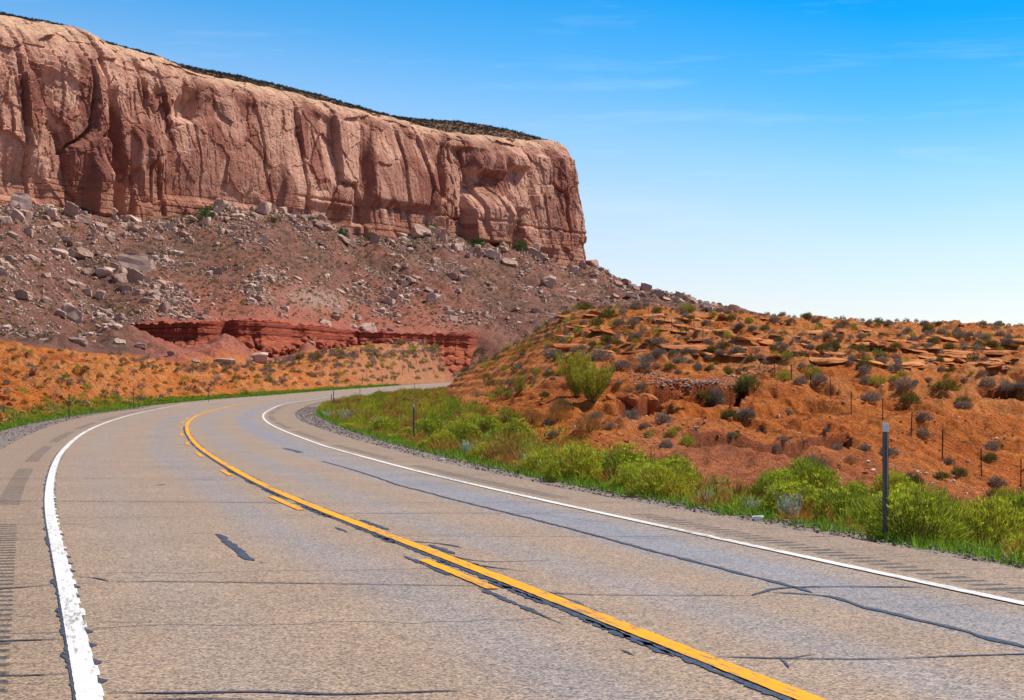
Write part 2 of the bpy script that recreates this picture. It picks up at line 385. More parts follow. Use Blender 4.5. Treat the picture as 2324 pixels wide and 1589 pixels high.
left = {  # px: four (Y, py) beyond the road: verge, two on the slope, crest
-900: [(45,1045),(75,930),(120,800),(160,730)],
0: [(85,960),(115,900),(150,848),(230,778)],
200: [(130,905),(155,872),(190,835),(250,802)],
400: [(205,890),(235,868),(265,845),(310,826)],
600: [(280,873),(320,857),(360,842),(410,828)],
800: [(372,872),(405,850),(440,820),(490,786)],
950: [(505,862),(520,836),(537,803),(556,772)],
1015: [(572,860),(578,840),(582,815),(586,776)],
1090: [(580,850),(584,835),(588,820),(592,800)],
1144: [(580,850),(584,835),(588,820),(592,800)],
1199: [(580,840),(588,825),(596,810),(604,795)],
1309: [(580,830),(588,815),(600,800),(610,785)],
1482: [(580,820),(600,800),(620,780),(640,765)],
1700: [(580,815),(600,800),(620,780),(640,760)],
3300: [(580,825),(600,820),(620,810),(640,800)]}
def YL(px): return 1/(1/560+px/1325*(1/830-1/560))      # the cliff line
tal = {  # px: (Y,py) ledge foot, ledge top, mid, mid, cliff base, behind
-900: [(250,800),(270,790),(320,650),(370,500),(395,440),(450,420)],
0: [(330,805),(380,738),(440,640),(500,545),(566,452),(640,470)],
200: [(440,808),(478,736),(520,650),(560,560),(595,472),(700,500)],
280: [(480,752),(484,738),(528,650),(575,565),(603,490),(700,500)],
320: [(480,768),(484,737),(530,650),(578,563),(609,490),(700,500)],
350: [(480,792),(485,736),(532,650),(580,562),(615,492),(700,500)],
400: [(482,818),(486,735),(540,650),(590,560),(627,488),(720,500)],
465: [(486,812),(491,732),(548,650),(600,555),(636,480),(720,500)],
505: [(488,750),(494,729),(550,650),(603,552),(644,478),(730,500)],
545: [(491,778),(496,728),(553,648),(606,550),(652,477),(740,500)],
575: [(494,812),(498,728),(556,647),(610,547),(658,476),(750,500)],
600: [(496,818),(500,728),(560,645),(615,545),(663,475),(760,500)],
672: [(515,806),(519,737),(577,652),(628,556),(677,488),(755,500)],
697: [(520,762),(525,739),(581,655),(632,560),(683,492),(758,500)],
722: [(526,800),(530,741),(586,658),(637,566),(687,497),(760,500)],
740: [(530,800),(534,742),(590,660),(640,570),(690,500),(760,500)],
800: [(552,792),(556,753),(600,690),(650,610),(704,545),(800,560)],
900: [(563,792),(567,757),(620,690),(670,600),(728,505),(800,560)],
1000: [(577,792),(581,758),(640,690),(690,610),(750,520),(850,560)],
1055: [(586,800),(590,757),(646,697),(704,620),(765,537),(890,560)],
1090: [(590,775),(594,757),(650,700),(710,625),(773,545),(900,560)],
1199: [(606,790),(618,750),(670,700),(740,630),(802,560),(900,590)],
1309: [(615,780),(640,750),(700,705),(770,655),(834,600),(930,640)],
1340: [(625,780),(650,752),(705,712),(775,662),(840,604),(930,700)],
1420: [(630,775),(660,752),(710,720),(780,684),(840,648),(930,740)],
1501: [(640,772),(670,755),(720,730),(790,700),(840,672),(930,780)],
1638: [(640,770),(680,758),(730,742),(790,722),(830,703),(930,800)],
1900: [(640,770),(680,765),(730,760),(790,752),(830,745),(930,820)],
3300: [(640,800),(680,795),(730,790),(790,785),(830,780),(930,840)]}
# column axis (px) and depth rows
upx = np.unique(np.concatenate([np.linspace(-3200, -250, 60), np.linspace(-250, 2550, 1150), np.linspace(2550, 5400, 60)]))
def seg(a, b, n): return np.exp(np.linspace(math.log(a), math.log(b), n, endpoint=False))
Yr = np.concatenate([seg(1.2, 16, 22), seg(16, 45, 90), seg(45, 64, 60), seg(64, 88, 200), seg(88, 112, 230), seg(112, 255, 240), seg(255, 460, 120), seg(460, 880, 330), seg(880, 6000, 20), [6000.]])
def rows_for(tab, j):
    ks = sorted(tab); Yv = np.interp(upx, ks, [tab[k][j][0] for k in ks]); zv = np.interp(upx, ks, [zpy(tab[k][j][1], tab[k][j][0]) for k in ks]); return Yv, zv
hl = dict(hill)
for k in (-900, 0, 200, 400, 600, 800, 950): hl[k] = [(y, 0) for y in ((20, 30, 38, 44, 50, 56, 60) if k < 100 else (30, 50, 70, 90, 100, 110, 118))]
lay = []
for j in range(7):
    Yv, zv = rows_for(hl, j)
    low = zg(Yv)-.35; zv = np.where(upx < 1015, np.where(upx > 940, low+(zv-low)*0, low), zv)
    if j == 0: zv = np.minimum(zv, zg(Yv)-.1)
    lay.append((Yv, zv))
Y6, z6 = lay[-1]
# behind the crest of the right hill the land drops a little, then runs on to the foot of the talus
rt = smooth(1000, 1100, upx)
for fd, dz in ((.12, -1.2), (.35, -3.5)):
    Yb, zb = rows_for(left, 0); Yv = Y6+(Yb-Y6)*fd; lay.append((Yv, np.where(upx > 1010, z6+dz, zg(Yv)-.35)))
for j in range(4): lay.append(rows_for(left, j))
for j in range(6): lay.append(rows_for(tal, j))
LY = np.array([a for a, b in lay]); LZ = np.array([b for a, b in lay])
for j in range(1, len(LY)): LY[j] = np.maximum(LY[j], LY[j-1]+1.5)
nc = len(upx); nr = len(Yr); Z = np.empty((nr, nc))
for i in range(nc):
    yy = np.concatenate([[0, 12], LY[:, i], [1300, 6000]]); zz = np.concatenate([[-.2, -.2], LZ[:, i], [min(LZ[-1, i], 12), 8]])
    Z[:, i] = np.interp(Yr, yy, zz)
# soften the folds along depth (not across the ledge)
def blurY(A, n):
    for _ in range(n):
        B = A.copy(); B[1:-1] = A[1:-1]*.5+(A[:-2]+A[2:])*.25; A = B
    return A
def blurX(A, n):
    for _ in range(n):
        B = A.copy(); B[:, 1:-1] = A[:, 1:-1]*.5+(A[:, :-2]+A[:, 2:])*.25; A = B
    return A
UU = np.repeat(upx[None], nr, 0); YY = np.repeat(Yr[:, None], nc, 1); XX = (UU-CX)*YY/F
Zs = blurX(blurY(Z, 60), 200)
wl_ = smooth(440, 470, YY)*(1-smooth(600, 640, YY))*smooth(230, 290, UU)*(1-smooth(1100, 1180, UU))
Z = Zs*(1-wl_)+blurX(Z, 30)*wl_
# zones
Sx, Tx = st_of(np.stack([XX.ravel(), YY.ravel()], 1)); Sx = Sx.reshape(XX.shape); Tx = Tx.reshape(XX.shape)
tal_m = smooth(-12, 25, YY-np.interp(UU, [-900, 0, 200, 400, 600, 800, 950, 1100, 3000], [165, 240, 262, 325, 425, 500, 556, 560, 560]))
orange = 1-tal_m
# gullies and washes cut in the right slope: (px list, depth list) of the wall head, drop, run-out towards the road
def gully(pxs, Ys, drop, run, seed, back=.5):
    yw = np.interp(UU, pxs, Ys)+2.2*fbm(XX*.2, YY*.1+seed, seed, 3)
    m = smooth(pxs[0], pxs[0]+35, UU)*(1-smooth(pxs[-1]-45, pxs[-1], UU))
    f = (1-smooth(-back, back, YY-yw))*smooth(-run, -run*.35, YY-yw)
    return -drop*m*f
cut = gully([1395, 1450, 1485, 1560, 1640, 1700], [90, 91, 98, 101, 103, 107], 3.0, 15, 3, .5)
cut = cut+gully([1540, 1640, 1740, 1830, 1935], [70, 72, 74, 79, 86], 2.3, 12, 8, .45)
cut = cut+gully([2230, 2320, 2420, 2600], [150, 152, 150, 148], 1.8, 11, 9)
cut = cut+gully([1900, 2100, 2200, 2330], [128, 130, 133, 132], .9, 7, 11, .35)
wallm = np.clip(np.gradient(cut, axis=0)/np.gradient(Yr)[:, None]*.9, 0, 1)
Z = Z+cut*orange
# detail
n1 = fbm(XX/14, YY/14, 1, 3); n2 = fbm(XX/3.2, YY/3.2, 2, 4); n3 = fbm(XX/.7, YY/.7, 3, 3)
far = smooth(60, 130, YY)
rock = smooth(.0, .16, fbm(XX/9+4, YY/16, 21, 4)+.05+.16*far)*orange      # slabs of bare rock versus loose soil
q = (Z+.25*XX/10+1.0*n1+.55*n2)/(.55+.4*far); st = np.floor(q)+smooth(.55, .95, q-np.floor(q)); terr = (st-q)*(.55+.4*far)
d_or = .7*n1+.45*n2+.12*n3+terr*(.35+.85*rock)*1.1*smooth(.3, 1.5, Z+1.2-zg(YY)+3*(YY > 90))*(.35+.65*smooth(1250, 1420, UU)+.65*(UU < 1000))
gul = ridged((XX*.8+YY*.35)/26, (YY*.8-XX*.35)/90, 31, 3)                 # runnels down the talus
d_ta = 5.2*(gul-.3)+1.9*fbm(XX/7, YY/7, 33, 4)+.5*n2+.2*n3
d_ta = d_ta*smooth(0, 30, YY-np.interp(UU, [0, 400], [250, 330]))
d_or = d_or+.30*(fbm(XX/1.9, YY/2.6, 53, 3)+.3*abs(fbm(XX/5, YY/5, 54, 2)))*(1-.5*rock)+.26*ridged((XX+YY*.3)/2.6, YY/4.5, 51, 3)*(.4+.6*rock)+.10*fbm(XX/.9, YY/1.6, 52, 3)
Z = Z+orange*d_or*smooth(18, 45, YY)+tal_m*d_ta*(1-.75*wl_)
# distant plain is flatter
# sink under the road and meet its shoulders
s_idx = np.interp(Sx, SS, np.arange(len(SS))).astype(int); rz = CZ[s_idx]
gl = T_gl[s_idx]; gr_ = T_gr[s_idx]
dout = np.maximum(gl-Tx, Tx-gr_)        # >0 outside the gravel
wroad = smooth(0, 1, np.clip(dout/ (2.5+YY*.02), 0, 1))
base = rz-.11-.15*smooth(0, -.8, dout)-.02*np.clip(dout, 0, 3)
nearv = .06*n3*smooth(0, 1, dout)
Z = base*(1-wroad)+Z*wroad+nearv*(YY < 120)
Z = np.where(dout < -1.0, np.minimum(Z, rz-.25), Z)
# colours of the ground, zone by zone
def lerp(a, b, t): return a+(b-a)*t[..., None]
A = np.array
c_soil = lerp(A([.52, .125, .016]), A([.60, .19, .036]), np.clip(.5+1.2*n2, 0, 1)); c_soil = lerp(c_soil, A([.36, .066, .014]), np.clip(1.5*n1, 0, 1)*.8)
c_slab = lerp(A([.62, .25, .082]), A([.55, .18, .045]), np.clip(.5+1.6*n3, 0, 1))
slabm = rock*smooth(-.2, .2, n2+.15)*smooth(85, 140, YY)*.95
c_or = lerp(c_soil, c_slab, slabm)
c_or = lerp(c_or, A([.27, .062, .018]), smooth(.1, .6, wallm)*.9)  # darker red where the gully cuts are steep
pale = smooth(1290, 1250, UU)*smooth(1, 0, abs(UU-1000)/420)*smooth(300, 430, YY)
c_or = lerp(c_or, A([.42, .19, .095]), pale*.9)
lowred = smooth(90, 55, YY)*smooth(1300, 1500, UU); c_or = lerp(c_or, A([.40, .15, .075]), lowred*.55)
tn = fbm(XX/22, YY/22, 41, 4); tn2 = fbm(XX/5, YY/5, 43, 4)
c_ta = lerp(A([.215, .090, .064]), A([.165, .092, .062]), np.clip(.5+1.6*tn, 0, 1)); c_ta = lerp(c_ta, A([.27, .115, .078]), np.clip(2.0*(gul-.35), 0, 1)*.6)
c_ta = c_ta*(1+.65*tn2)[..., None]
zled = smooth(46, 18, Z)*smooth(260, 420, UU)*(1-smooth(950, 1150, UU)); c_ta = lerp(c_ta, A([.42, .135, .085]), zled*.85)
greym = smooth(0, 1, 1-np.hypot((UU-720)/110, (Z-30)/6.5)); c_ta = lerp(c_ta, A([.40, .27, .20]), greym*.8)
Ct = lerp(c_or, c_ta, tal_m)
GT = np.interp(UU, [700, 800, 900, 1010, 1050, 1120, 1180, 1260, 1400, 1530, 1600, 1700, 1880, 2050, 2200, 2324], [905, 893, 887, 888, 930, 955, 995, 1030, 1045, 1070, 1100, 1112, 1122, 1138, 1160, 1180])
PY0 = HY+F*(H-Z)/YY; band = smooth(-14, 8, PY0-GT+30*n3)*(UU > 690)*smooth(0, .4, dout)*(Tx > 0)*(YY > 14)*(YY < 420); Ct = lerp(Ct, A([.16, .15, .03]), band*.75)
verge = smooth(3.2, .6, dout)*smooth(-.5, .3, dout); Ct = lerp(Ct, A([.13, .13, .04]), verge*.8*smooth(0, .1, n3+.25))
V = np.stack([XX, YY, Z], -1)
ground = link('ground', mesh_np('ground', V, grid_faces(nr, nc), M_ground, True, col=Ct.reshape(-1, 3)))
tag(ground, 'orange desert ground with talus slope', kind='structure')
def gz(X, Y):
    X = np.asarray(X, float); Y = np.asarray(Y, float); px = X/Y*F+CX
    i = np.clip(np.interp(px, upx, np.arange(nc)), 0, nc-1.001); j = np.clip(np.interp(Y, Yr, np.arange(nr)), 0, nr-1.001)
    i0 = i.astype(int); j0 = j.astype(int); fi = i-i0; fj = j-j0
    return (Z[j0, i0]*(1-fi)+Z[j0, i0+1]*fi)*(1-fj)+(Z[j0+1, i0]*(1-fi)+Z[j0+1, i0+1]*fi)*fj
PYg = HY+F*(H-Z)/YY; PYmin = np.minimum.accumulate(PYg[40:], 0)
def hit(px, py, ymin=18):
    i = int(np.clip(np.interp(px, upx, np.arange(nc)), 0, nc-1)); j0 = int(np.searchsorted(Yr, ymin))
    c = PYg[j0:, i]; k = np.nonzero(c <= py)[0]
    if len(k) == 0: return None
    k = k[0]+j0; Y = Yr[k]; X = (px-CX)*Y/F
    return X, Y, Z[k, i]
def visible(X, Y, z, hgt=.3):
    px = X/Y*F+CX; py = HY+F*(H-z-hgt)/Y; i = int(np.clip(np.interp(px, upx, np.arange(nc)), 0, nc-1)); j = int(np.searchsorted(Yr, Y*.985))
    return py < PYg[40:max(j, 41), i].min()+.5
def scr(X, Y, z): return X/Y*F+CX, HY+F*(H-z)/Y
# ------------------------------------------------------------------ the cliff
def line_pt(px): Y = YL(px); return np.array([(px-CX)*Y/F, Y])
pA = line_pt(-520.); pB = line_pt(1303.); dirL = (pB-pA)/np.linalg.norm(pB-pA); th0 = math.atan2(dirL[1], dirL[0])
path = [pA]; step = .42; LB = np.linalg.norm(pB-pA); L = 0; th = th0
while L < LB+190:
    if L > LB and th < th0+R(95): th += step/24
    path.append(path[-1]+step*np.array([math.cos(th), math.sin(th)])); L += step
path = np.array(path); npth = len(path); Ls = np.arange(npth)*step
tg = np.gradient(path, axis=0); tg /= np.linalg.norm(tg, axis=1)[:, None]; nrm = np.stack([tg[:, 1], -tg[:, 0]], 1)
for _ in range(40): nrm[1:-1] = nrm[1:-1]*.5+.25*(nrm[:-2]+nrm[2:])
pathpx = path[:, 0]/path[:, 1]*F+CX
rim_tab = [(-900, -150), (-300, -20), (0, 38), (60, 50), (110, 55), (150, 60), (205, 92), (290, 115), (345, 130), (400, 160), (500, 180), (600, 198), (700, 225), (800, 250), (860, 262), (930, 282), (1000, 299), (1100, 309), (1200, 321), (1238, 318), (1262, 326), (1285, 346), (1300, 380), (1400, 420)]
base_tab = [(-900, 440), (0, 452), (200, 472), (340, 495), (480, 478), (640, 468), (740, 500), (830, 540), (900, 500), (1000, 515), (1060, 540), (1200, 558), (1325, 595), (1400, 600)]
Rr = np.interp(pathpx, [-500, 0, 300, 600, 800, 950, 1100, 1250, 1330], [28, 24, 17, 9, 10, 9, 7, 7, 8])
Rr = np.where(Ls > LB, 8, Rr); h0 = np.interp(pathpx, [0, 300, 600, 1000, 1250], [.62, .70, .82, .84, .84]); bat = np.where(Ls > LB-30, 6.5, 3.5)
for _ in range(60): Rr[1:-1] = Rr[1:-1]*.5+.25*(Rr[:-2]+Rr[2:]); bat[1:-1] = bat[1:-1]*.5+.25*(bat[:-2]+bat[2:])
rimp = path-nrm*(Rr+bat)[:, None]; rpx = rimp[:, 0]/rimp[:, 1]*F+CX
zt = zpy(np.interp(rpx, *zip(*rim_tab)), rimp[:, 1]); iend = np.searchsorted(Ls, LB+22); zt[iend:] = zt[iend]
zt = zt+.8*fbm(Ls/6, Ls*0+2, 71, 3)
zb = np.full(npth, 46.)
nf, ntop = 300, 16
hh = np.linspace(0, 1, nf)
Lg = np.repeat(Ls[:, None], nf, 1); Hz = zb[:, None]+(zt-zb)[:, None]*hh[None]
hrel = (Hz-58)/(zt-58)[:, None]
t = np.clip((hrel-h0[:, None])/(1-h0[:, None]), 0, 1); inset = bat[:, None]*hrel+Rr[:, None]*(1-np.sqrt(np.clip(1-t**2.0, 0, 1)))
hm = Hz-58                                                     # metres above the foot
def pxL(px): return np.interp(px, pathpx[:iend], Ls[:iend])
left_m = 1-smooth(pxL(380), pxL(470), Lg); right_m = smooth(pxL(970), pxL(1060), Lg); mid_m = (1-left_m)*(1-right_m)
Lw = Lg+.13*hm+2.0*fbm(Lg/38, hm/40, 81, 3)
warp = .55*fbm(Lg/4, hm/8, 82, 4)
sides = left_m+right_m
def facets(x, y, seed, off, tx, ty, crack, cw):
    f1, f2, i_, gx, gy = worley(x, y, seed); z0 = np.zeros_like(i_); k = np.floor(i_*9973)
    ax = _hash(k, z0, z0, seed+1)-.5; ay = _hash(k, z0, z0, seed+2)-.5
    return (i_-.5)*off+gx*ax*2*tx+gy*ay*2*ty-crack*np.clip(1-(f2-f1)/cw, 0, 1), i_
d = 1.8*fbm(Lw/34, hm/170, 83, 2)*(.5+.9*sides)
q_, idb = facets((Lw+warp)/21, hm/95+.35*fbm(Lg/25, hm/25, 84, 2), 85, 3.6, 5.0, 2.0, 2.2, .05); d += q_*(.55+.75*sides)
q_, idm = facets((Lw+warp)/8.5, hm/30+.5*fbm(Lg/15, hm/15, 86, 2), 87, 1.9, 1.9, 1.4, 1.0, .06); d += q_*(.18+.62*sides)
q_, ids = facets((Lw+1.6*warp)/11, (hm+2.0*fbm(Lg/6, hm/6, 107, 3))/13, 108, 1.5, .7, 1.2, .0, .04); d += q_*(.6+.5*sides)
sm_ = 1-.5*mid_m
q_, idt = facets((Lw+warp)/2.7, hm/7+.4*fbm(Lg/5, hm/5, 88, 2), 89, .55, .5, .4, .35, .12); d += q_*sm_*(1-.4*smooth(h0[:, None]-.1, h0[:, None]+.1, hrel))
d += .32*fbm(Lg/3.5, hm/4.2, 90, 5)*(1-.3*mid_m)+.14*ridged(Lg/2.2, hm/2.2, 91, 3)*sm_
# bedded foot
bed = smooth(13, 5, hm+2.5*fbm(Lg/30, Lg*0, 92, 2)); q = hm/2.1+.6*fbm(Lg/40, hm/6, 93, 2); fq = q-np.floor(q)
d = d*(1-.5*bed)+bed*(.55*_hash(np.floor(q), np.floor(q), np.floor(q)*0, 4)-.5*np.exp(-(fq/.12)**2)+.6)
# long horizontal parting
part = abs(hm-(12.5+1.2*fbm(Lg/50, Lg*0, 94, 2))); d -= 1.0*np.exp(-(part/.5)**2)*smooth(pxL(640), pxL(720), Lg)
# cross-bedded dome above
dome = smooth(-.05, .25, t); q = (hm*.9+Lg*.22+1.8*fbm(Lg/14, hm/10, 95, 3))/1.6; fq = q-np.floor(q)
w1, w2, idd, gxx, gyy = worley(Lg/9+.5*fbm(Lg/6, inset/4, 98, 3), inset/6+hm/14, 99)
d = d*(1-.72*dome)+dome*(.42*fq-.3)+dome*(1.3*fbm(Lg/11, inset/5, 96, 4)+(idd-.5)*2.2+gxx*.9)
def feature(x0, x1, y0, y1, amp, lean=0., sharp=3.0, top=6.0):
    """slab, tower (amp>0) or recess (amp<0) standing on the face"""
    global d, hm
    xm = .5*(x0+x1); Y = YL(xm); za = zpy(y1, Y)-58; zc = zpy(y0, Y)-58; la = pxL(x0); lb = pxL(x1)
    q_ = Lg+lean*(hm-za)+.5*fbm(Lg/2, hm/4, int(x0), 3); m = smooth(la-.5*sharp*.3, la+.5*sharp, q_)*(1-smooth(lb-.5*sharp, lb+.5*sharp*.3, q_))
    m = m*(1-smooth(zc-top, zc, hm+3*((q_-(la+lb)/2)/(lb-la))**2*top*.5))*smooth(za-3, za, hm); d = d*(1-.35*m)+amp*m
for f in [(196, 236, 345, 485, 6.5, -.05, 2.5, 9), (262, 282, 340, 480, 4.5, -.08, 1.6, 8), (286, 345, 240, 520, 3.4, -.12, 5, 12), (325, 352, 230, 360, 2.6, -.1, 3, 10),
          (490, 515, 380, 440, 1.8, -.2, 3, 12), (585, 640, 398, 478, 4.5, .0, 10, 22), (1062, 1135, 398, 545, 7.5, -.12, 2.2, 14), (1172, 1212, 450, 560, 5.5, -.1, 5, 16),
          (1132, 1150, 440, 540, 4, -.1, 2, 10), (1085, 1150, 312, 385, 3.4, -.1, 6, 10), (1150, 1205, 318, 375, 3.8, -.1, 7, 8), (1150, 1200, 385, 470, 3.0, -.12, 4, 14),
          (1000, 1020, 330, 440, -4, -.12, 3, 6), (640, 700, 250, 470, 1.8, -.15, 4, 25), (700, 815, 300, 460, 1.4, -.06, 7, 20), (838, 1000, 300, 455, 1.6, -.06, 4, 14),
          (405, 470, 185, 260, -4.5, -.15, 12, 8), (470, 530, 190, 260, -1.5, -.1, 8, 8), (380, 600, 300, 450, -1.6, 0, 12, 20), (815, 850, 290, 500, -2.6, -.08, 6, 14),
          (0, 120, 330, 440, -2.2, 0, 8, 10), (236, 262, 170, 480, -3.0, -.1, 3, 10), (1212, 1262, 330, 560, 1.8, -.08, 6, 10), (745, 830, 470, 545, -1.8, 0, 5, 6)]: feature(*f)
d -= 2.2*np.exp(-((Lg+.12*hm-pxL(266)-3)/.8)**2)*smooth(5, 9, hm); d -= 1.8*np.exp(-((Lg+.2*hm-pxL(352)-6+fbm(Lg/9, hm/9, 5, 2)*2)/.7)**2)
d -= 2.2*smooth(18, 4, hm)*(1-smooth(LB-40, LB-10, Lg))
nose = (Ls > LB-5)[:, None]*1.; d = d*(1-.25*nose)
offp = d-inset
Vf = np.empty((npth, nf+ntop, 3)); Vf[:, :nf, 0] = path[:, 0:1]+nrm[:, 0:1]*offp; Vf[:, :nf, 1] = path[:, 1:2]+nrm[:, 1:2]*offp
Vf[:, :nf, 2] = Hz+.3*dome*fbm(Lg/2.5, inset/2.5+hm/3, 97, 3)
for k in range(ntop):
    a = (k+1)*.9; Vf[:, nf+k, 0] = Vf[:, nf-1, 0]-nrm[:, 0]*a; Vf[:, nf+k, 1] = Vf[:, nf-1, 1]-nrm[:, 1]*a
    Vf[:, nf+k, 2] = Vf[:, nf-1, 2]+a*.10+.45*fbm(Ls/2.4, Ls*0+a/2.4, 98, 3)-.02*a*a
# colours of the stone itself: pale sandstone, dark desert varnish, red foot
vn = fbm(Lw/9, hm/24, 101, 5); vs = fbm(Lg/1.6, hm/28, 102, 4); pat = (ids*1.0+idm*.4+idb*.5-.95)
var_ = smooth(-.02, .04, vn*.55+pat*.62+.10*vs+.09*smooth(30, 5, hm)-.10*dome+.06*mid_m)
w1, w2, idp, _, _ = worley((Lw+2.5*fbm(Lg/3, hm/3, 105, 4))/11, (hm+2.5*fbm(Lg/3, hm/3, 106, 4))/17, 104)
var_ = np.clip(var_*.75+.55*smooth(.60, .62, idp+.25*vn)-.5*smooth(.30, .28, idp+.25*vn), 0, 1)
c_l = lerp(A([.57, .325, .225]), A([.49, .245, .165]), np.clip(.5+1.8*vs, 0, 1)); c_d = lerp(A([.29, .095, .058]), A([.19, .065, .048]), np.clip(.5+1.5*vs, 0, 1))
cc = lerp(c_l, c_d, var_*.85); tn_ = smooth(.35, .92, t+.25*vn); cc = lerp(cc, A([.58, .37, .23]), tn_*.85*(1-.4*smooth(0, .2, vn)))
cc = lerp(cc, A([.36, .15, .09]), bed*.6); cc = cc*(1+.16*fbm(Lg/2, hm/2, 103, 3))[..., None]
Cf = np.empty((npth, nf+ntop, 3)); Cf[:, :nf] = cc; Cf[:, nf:] = cc[:, -1:, :]*.95
cliff = link('cliff', mesh_np('cliff', Vf, grid_faces(npth, nf+ntop), M_cliff, False, col=np.clip(Cf, .01, .9).reshape(-1, 3))); tag(cliff, 'tall red sandstone cliff along the mesa', kind='structure')

# mesa top: shrub-dotted slope that rises behind the rim
sky_tab = [(-900, -160), (-300, -36), (0, 22), (100, 41), (160, 56), (200, 77), (250, 92), (345, 115), (400, 138), (500, 156), (600, 178), (700, 201), (800, 230), (860, 249), (925, 261), (1050, 269), (1150, 285), (1200, 299), (1240, 312), (1290, 330)]
cpx = np.linspace(-700, 1262, 700); io = np.argsort(rpx[:iend]); rY = np.interp(cpx, rpx[:iend][io], rimp[:iend, 1][io]); rZ = np.interp(cpx, rpx[:iend][io], zt[:iend][io])
kk = np.concatenate([np.linspace(0, 75, 90), np.linspace(80, 300, 20)]); CY = rY[:, None]+3+kk[None]; CX_ = (cpx[:, None]-CX)*CY/F
zc = zpy(np.interp(cpx, *zip(*sky_tab)), rY+78)-1.2; f = smooth(0, 75, kk)
CZ_ = rZ[:, None]-.6+(zc-rZ)[:, None]*(.65*np.clip(kk/75, 0, 1)+.35*f)[None]-.05*np.clip(kk-78, 0, None)[None]+.9*fbm(CX_/9, CY/9, 111, 4)*smooth(0, 10, kk)[None]
cn = fbm(CX_/12, CY/12, 112, 4); ccap = lerp(A([.20, .10, .06]), A([.13, .08, .05]), np.clip(.5+2*cn, 0, 1)); ccap = lerp(ccap, A([.52, .34, .22]), smooth(14, 3, kk[None]+14*cn))
ccap = lerp(ccap, A([.36, .13, .06]), smooth(.1, .3, fbm(CX_/6, CY/6, 113, 3))*.6)
mesa = link('mesa_top', mesh_np('mesa_top', np.stack([CX_, CY, CZ_], -1), grid_faces(len(cpx), len(kk)), M_ground, True, col=ccap.reshape(-1, 3))); tag(mesa, 'shrub covered slope on top of the mesa', kind='structure')

# ------------------------------------------------------------------ red ledge at the foot of the talus
lk = sorted(k for k in tal if 280 <= k <= 1090); lpx = np.linspace(283, 1112, 900)
lY0 = np.interp(lpx, lk, [tal[k][0][0] for k in lk])-1.5; ltop = zpy(np.interp(lpx, lk, [tal[k][1][1] for k in lk]), np.interp(lpx, lk, [tal[k][1][0] for k in lk]))+.3
k_ = np.ones(31)/31; lY0 = np.convolve(np.pad(lY0, 15, 'edge'), k_, 'valid'); ltop = np.convolve(np.pad(ltop, 15, 'edge'), k_, 'valid'); ltop = ltop+1.3*fbm(lpx/20, lpx*0, 128, 4)-.35-7*smooth(1080, 1112, lpx)-4*(1-smooth(283, 306, lpx)); lY0 = lY0+14*smooth(1062, 1112, lpx)
lX = (lpx-CX)*lY0/F; lbot = np.full(len(lpx), 5.); nv = 110; vv = np.linspace(0, 1, nv)
LX = np.repeat(lX[:, None], nv, 1); LZz = lbot[:, None]+(ltop-lbot)[:, None]*vv[None]
dep = ltop[:, None]-LZz
q = (LZz+.5*fbm(LX/18, LZz/3, 121, 2))/1.05; fl = np.floor(q); fq = q-fl; hard = _hash(fl, fl*0, fl*0, 8)
prom = 8.0*fbm(LX/15, LX*0+.3, 122, 4)+1.5*ridged(LX/6, LZz/20, 123, 3)
g1, g2, gid, gx, gy = worley(LX/2.5, LZz/1.7, 124); lump = np.sqrt(np.clip(1-(g1/.75)**2, 0, 1))
low = smooth(3.0, 6.0, dep+1.2*fbm(LX/9, LZz/9, 125, 2))
lo = prom+(1-low)*(.9*hard-.5*np.exp(-(fq/.15)**2))+low*(1.5*lump+.55*(dep-3.5))+.3*fbm(LX/1.1, LZz/.8, 126, 3)
lo = lo*(smooth(283, 330, lpx)*(1-smooth(1065, 1105, lpx))*(1-.9*np.exp(-((lpx-507)/22)**2)))[:, None]-(5*smooth(1085, 1112, lpx)+3*np.exp(-((lpx-507)/18)**2)+4*(1-smooth(283, 300, lpx)))[:, None]*.8
for a_, b_, amp in ((640, 690, 2.0),):       # cones of rubble leaning on it
    m = smooth(a_, (a_+b_)/2, lpx)*(1-smooth((a_+b_)/2, b_, lpx)); lo = lo+(m[:, None]*amp*smooth(1, 8, dep))
VL = np.empty((len(lpx), nv+6, 3)); VL[:, :nv, 0] = LX; VL[:, :nv, 1] = lY0[:, None]-lo+.25*0; VL[:, :nv, 2] = LZz
for k in range(6): VL[:, nv+k, 0] = lX; VL[:, nv+k, 1] = VL[:, nv-1, 1]+(k+1)*(2.0+.5*k); VL[:, nv+k, 2] = ltop+.10*(k+1)
lc = lerp(A([.42, .10, .05]), A([.31, .075, .045]), hard); lc = lerp(lc, A([.46, .13, .06]), low*.7); lc = lc*(1+.3*fbm(LX/2, LZz/.6, 127, 3))[..., None]
cone = 0*(smooth(478, 500, lpx)*(1-smooth(540, 562, lpx)))[:, None]*smooth(2, 5, dep); lc = lerp(lc, A([.27, .14, .095]), cone*.9)
LC = np.empty((len(lpx), nv+6, 3)); LC[:, :nv] = lc; LC[:, nv:] = lc[:, -1:, :]
ledge = link('rock_ledge', mesh_np('rock_ledge', VL, grid_faces(len(lpx), nv+6), M_ledge, False, col=np.clip(LC, .01, .9).reshape(-1, 3))); tag(ledge, 'low dark red ledge of layered rock below the talus', kind='structure')

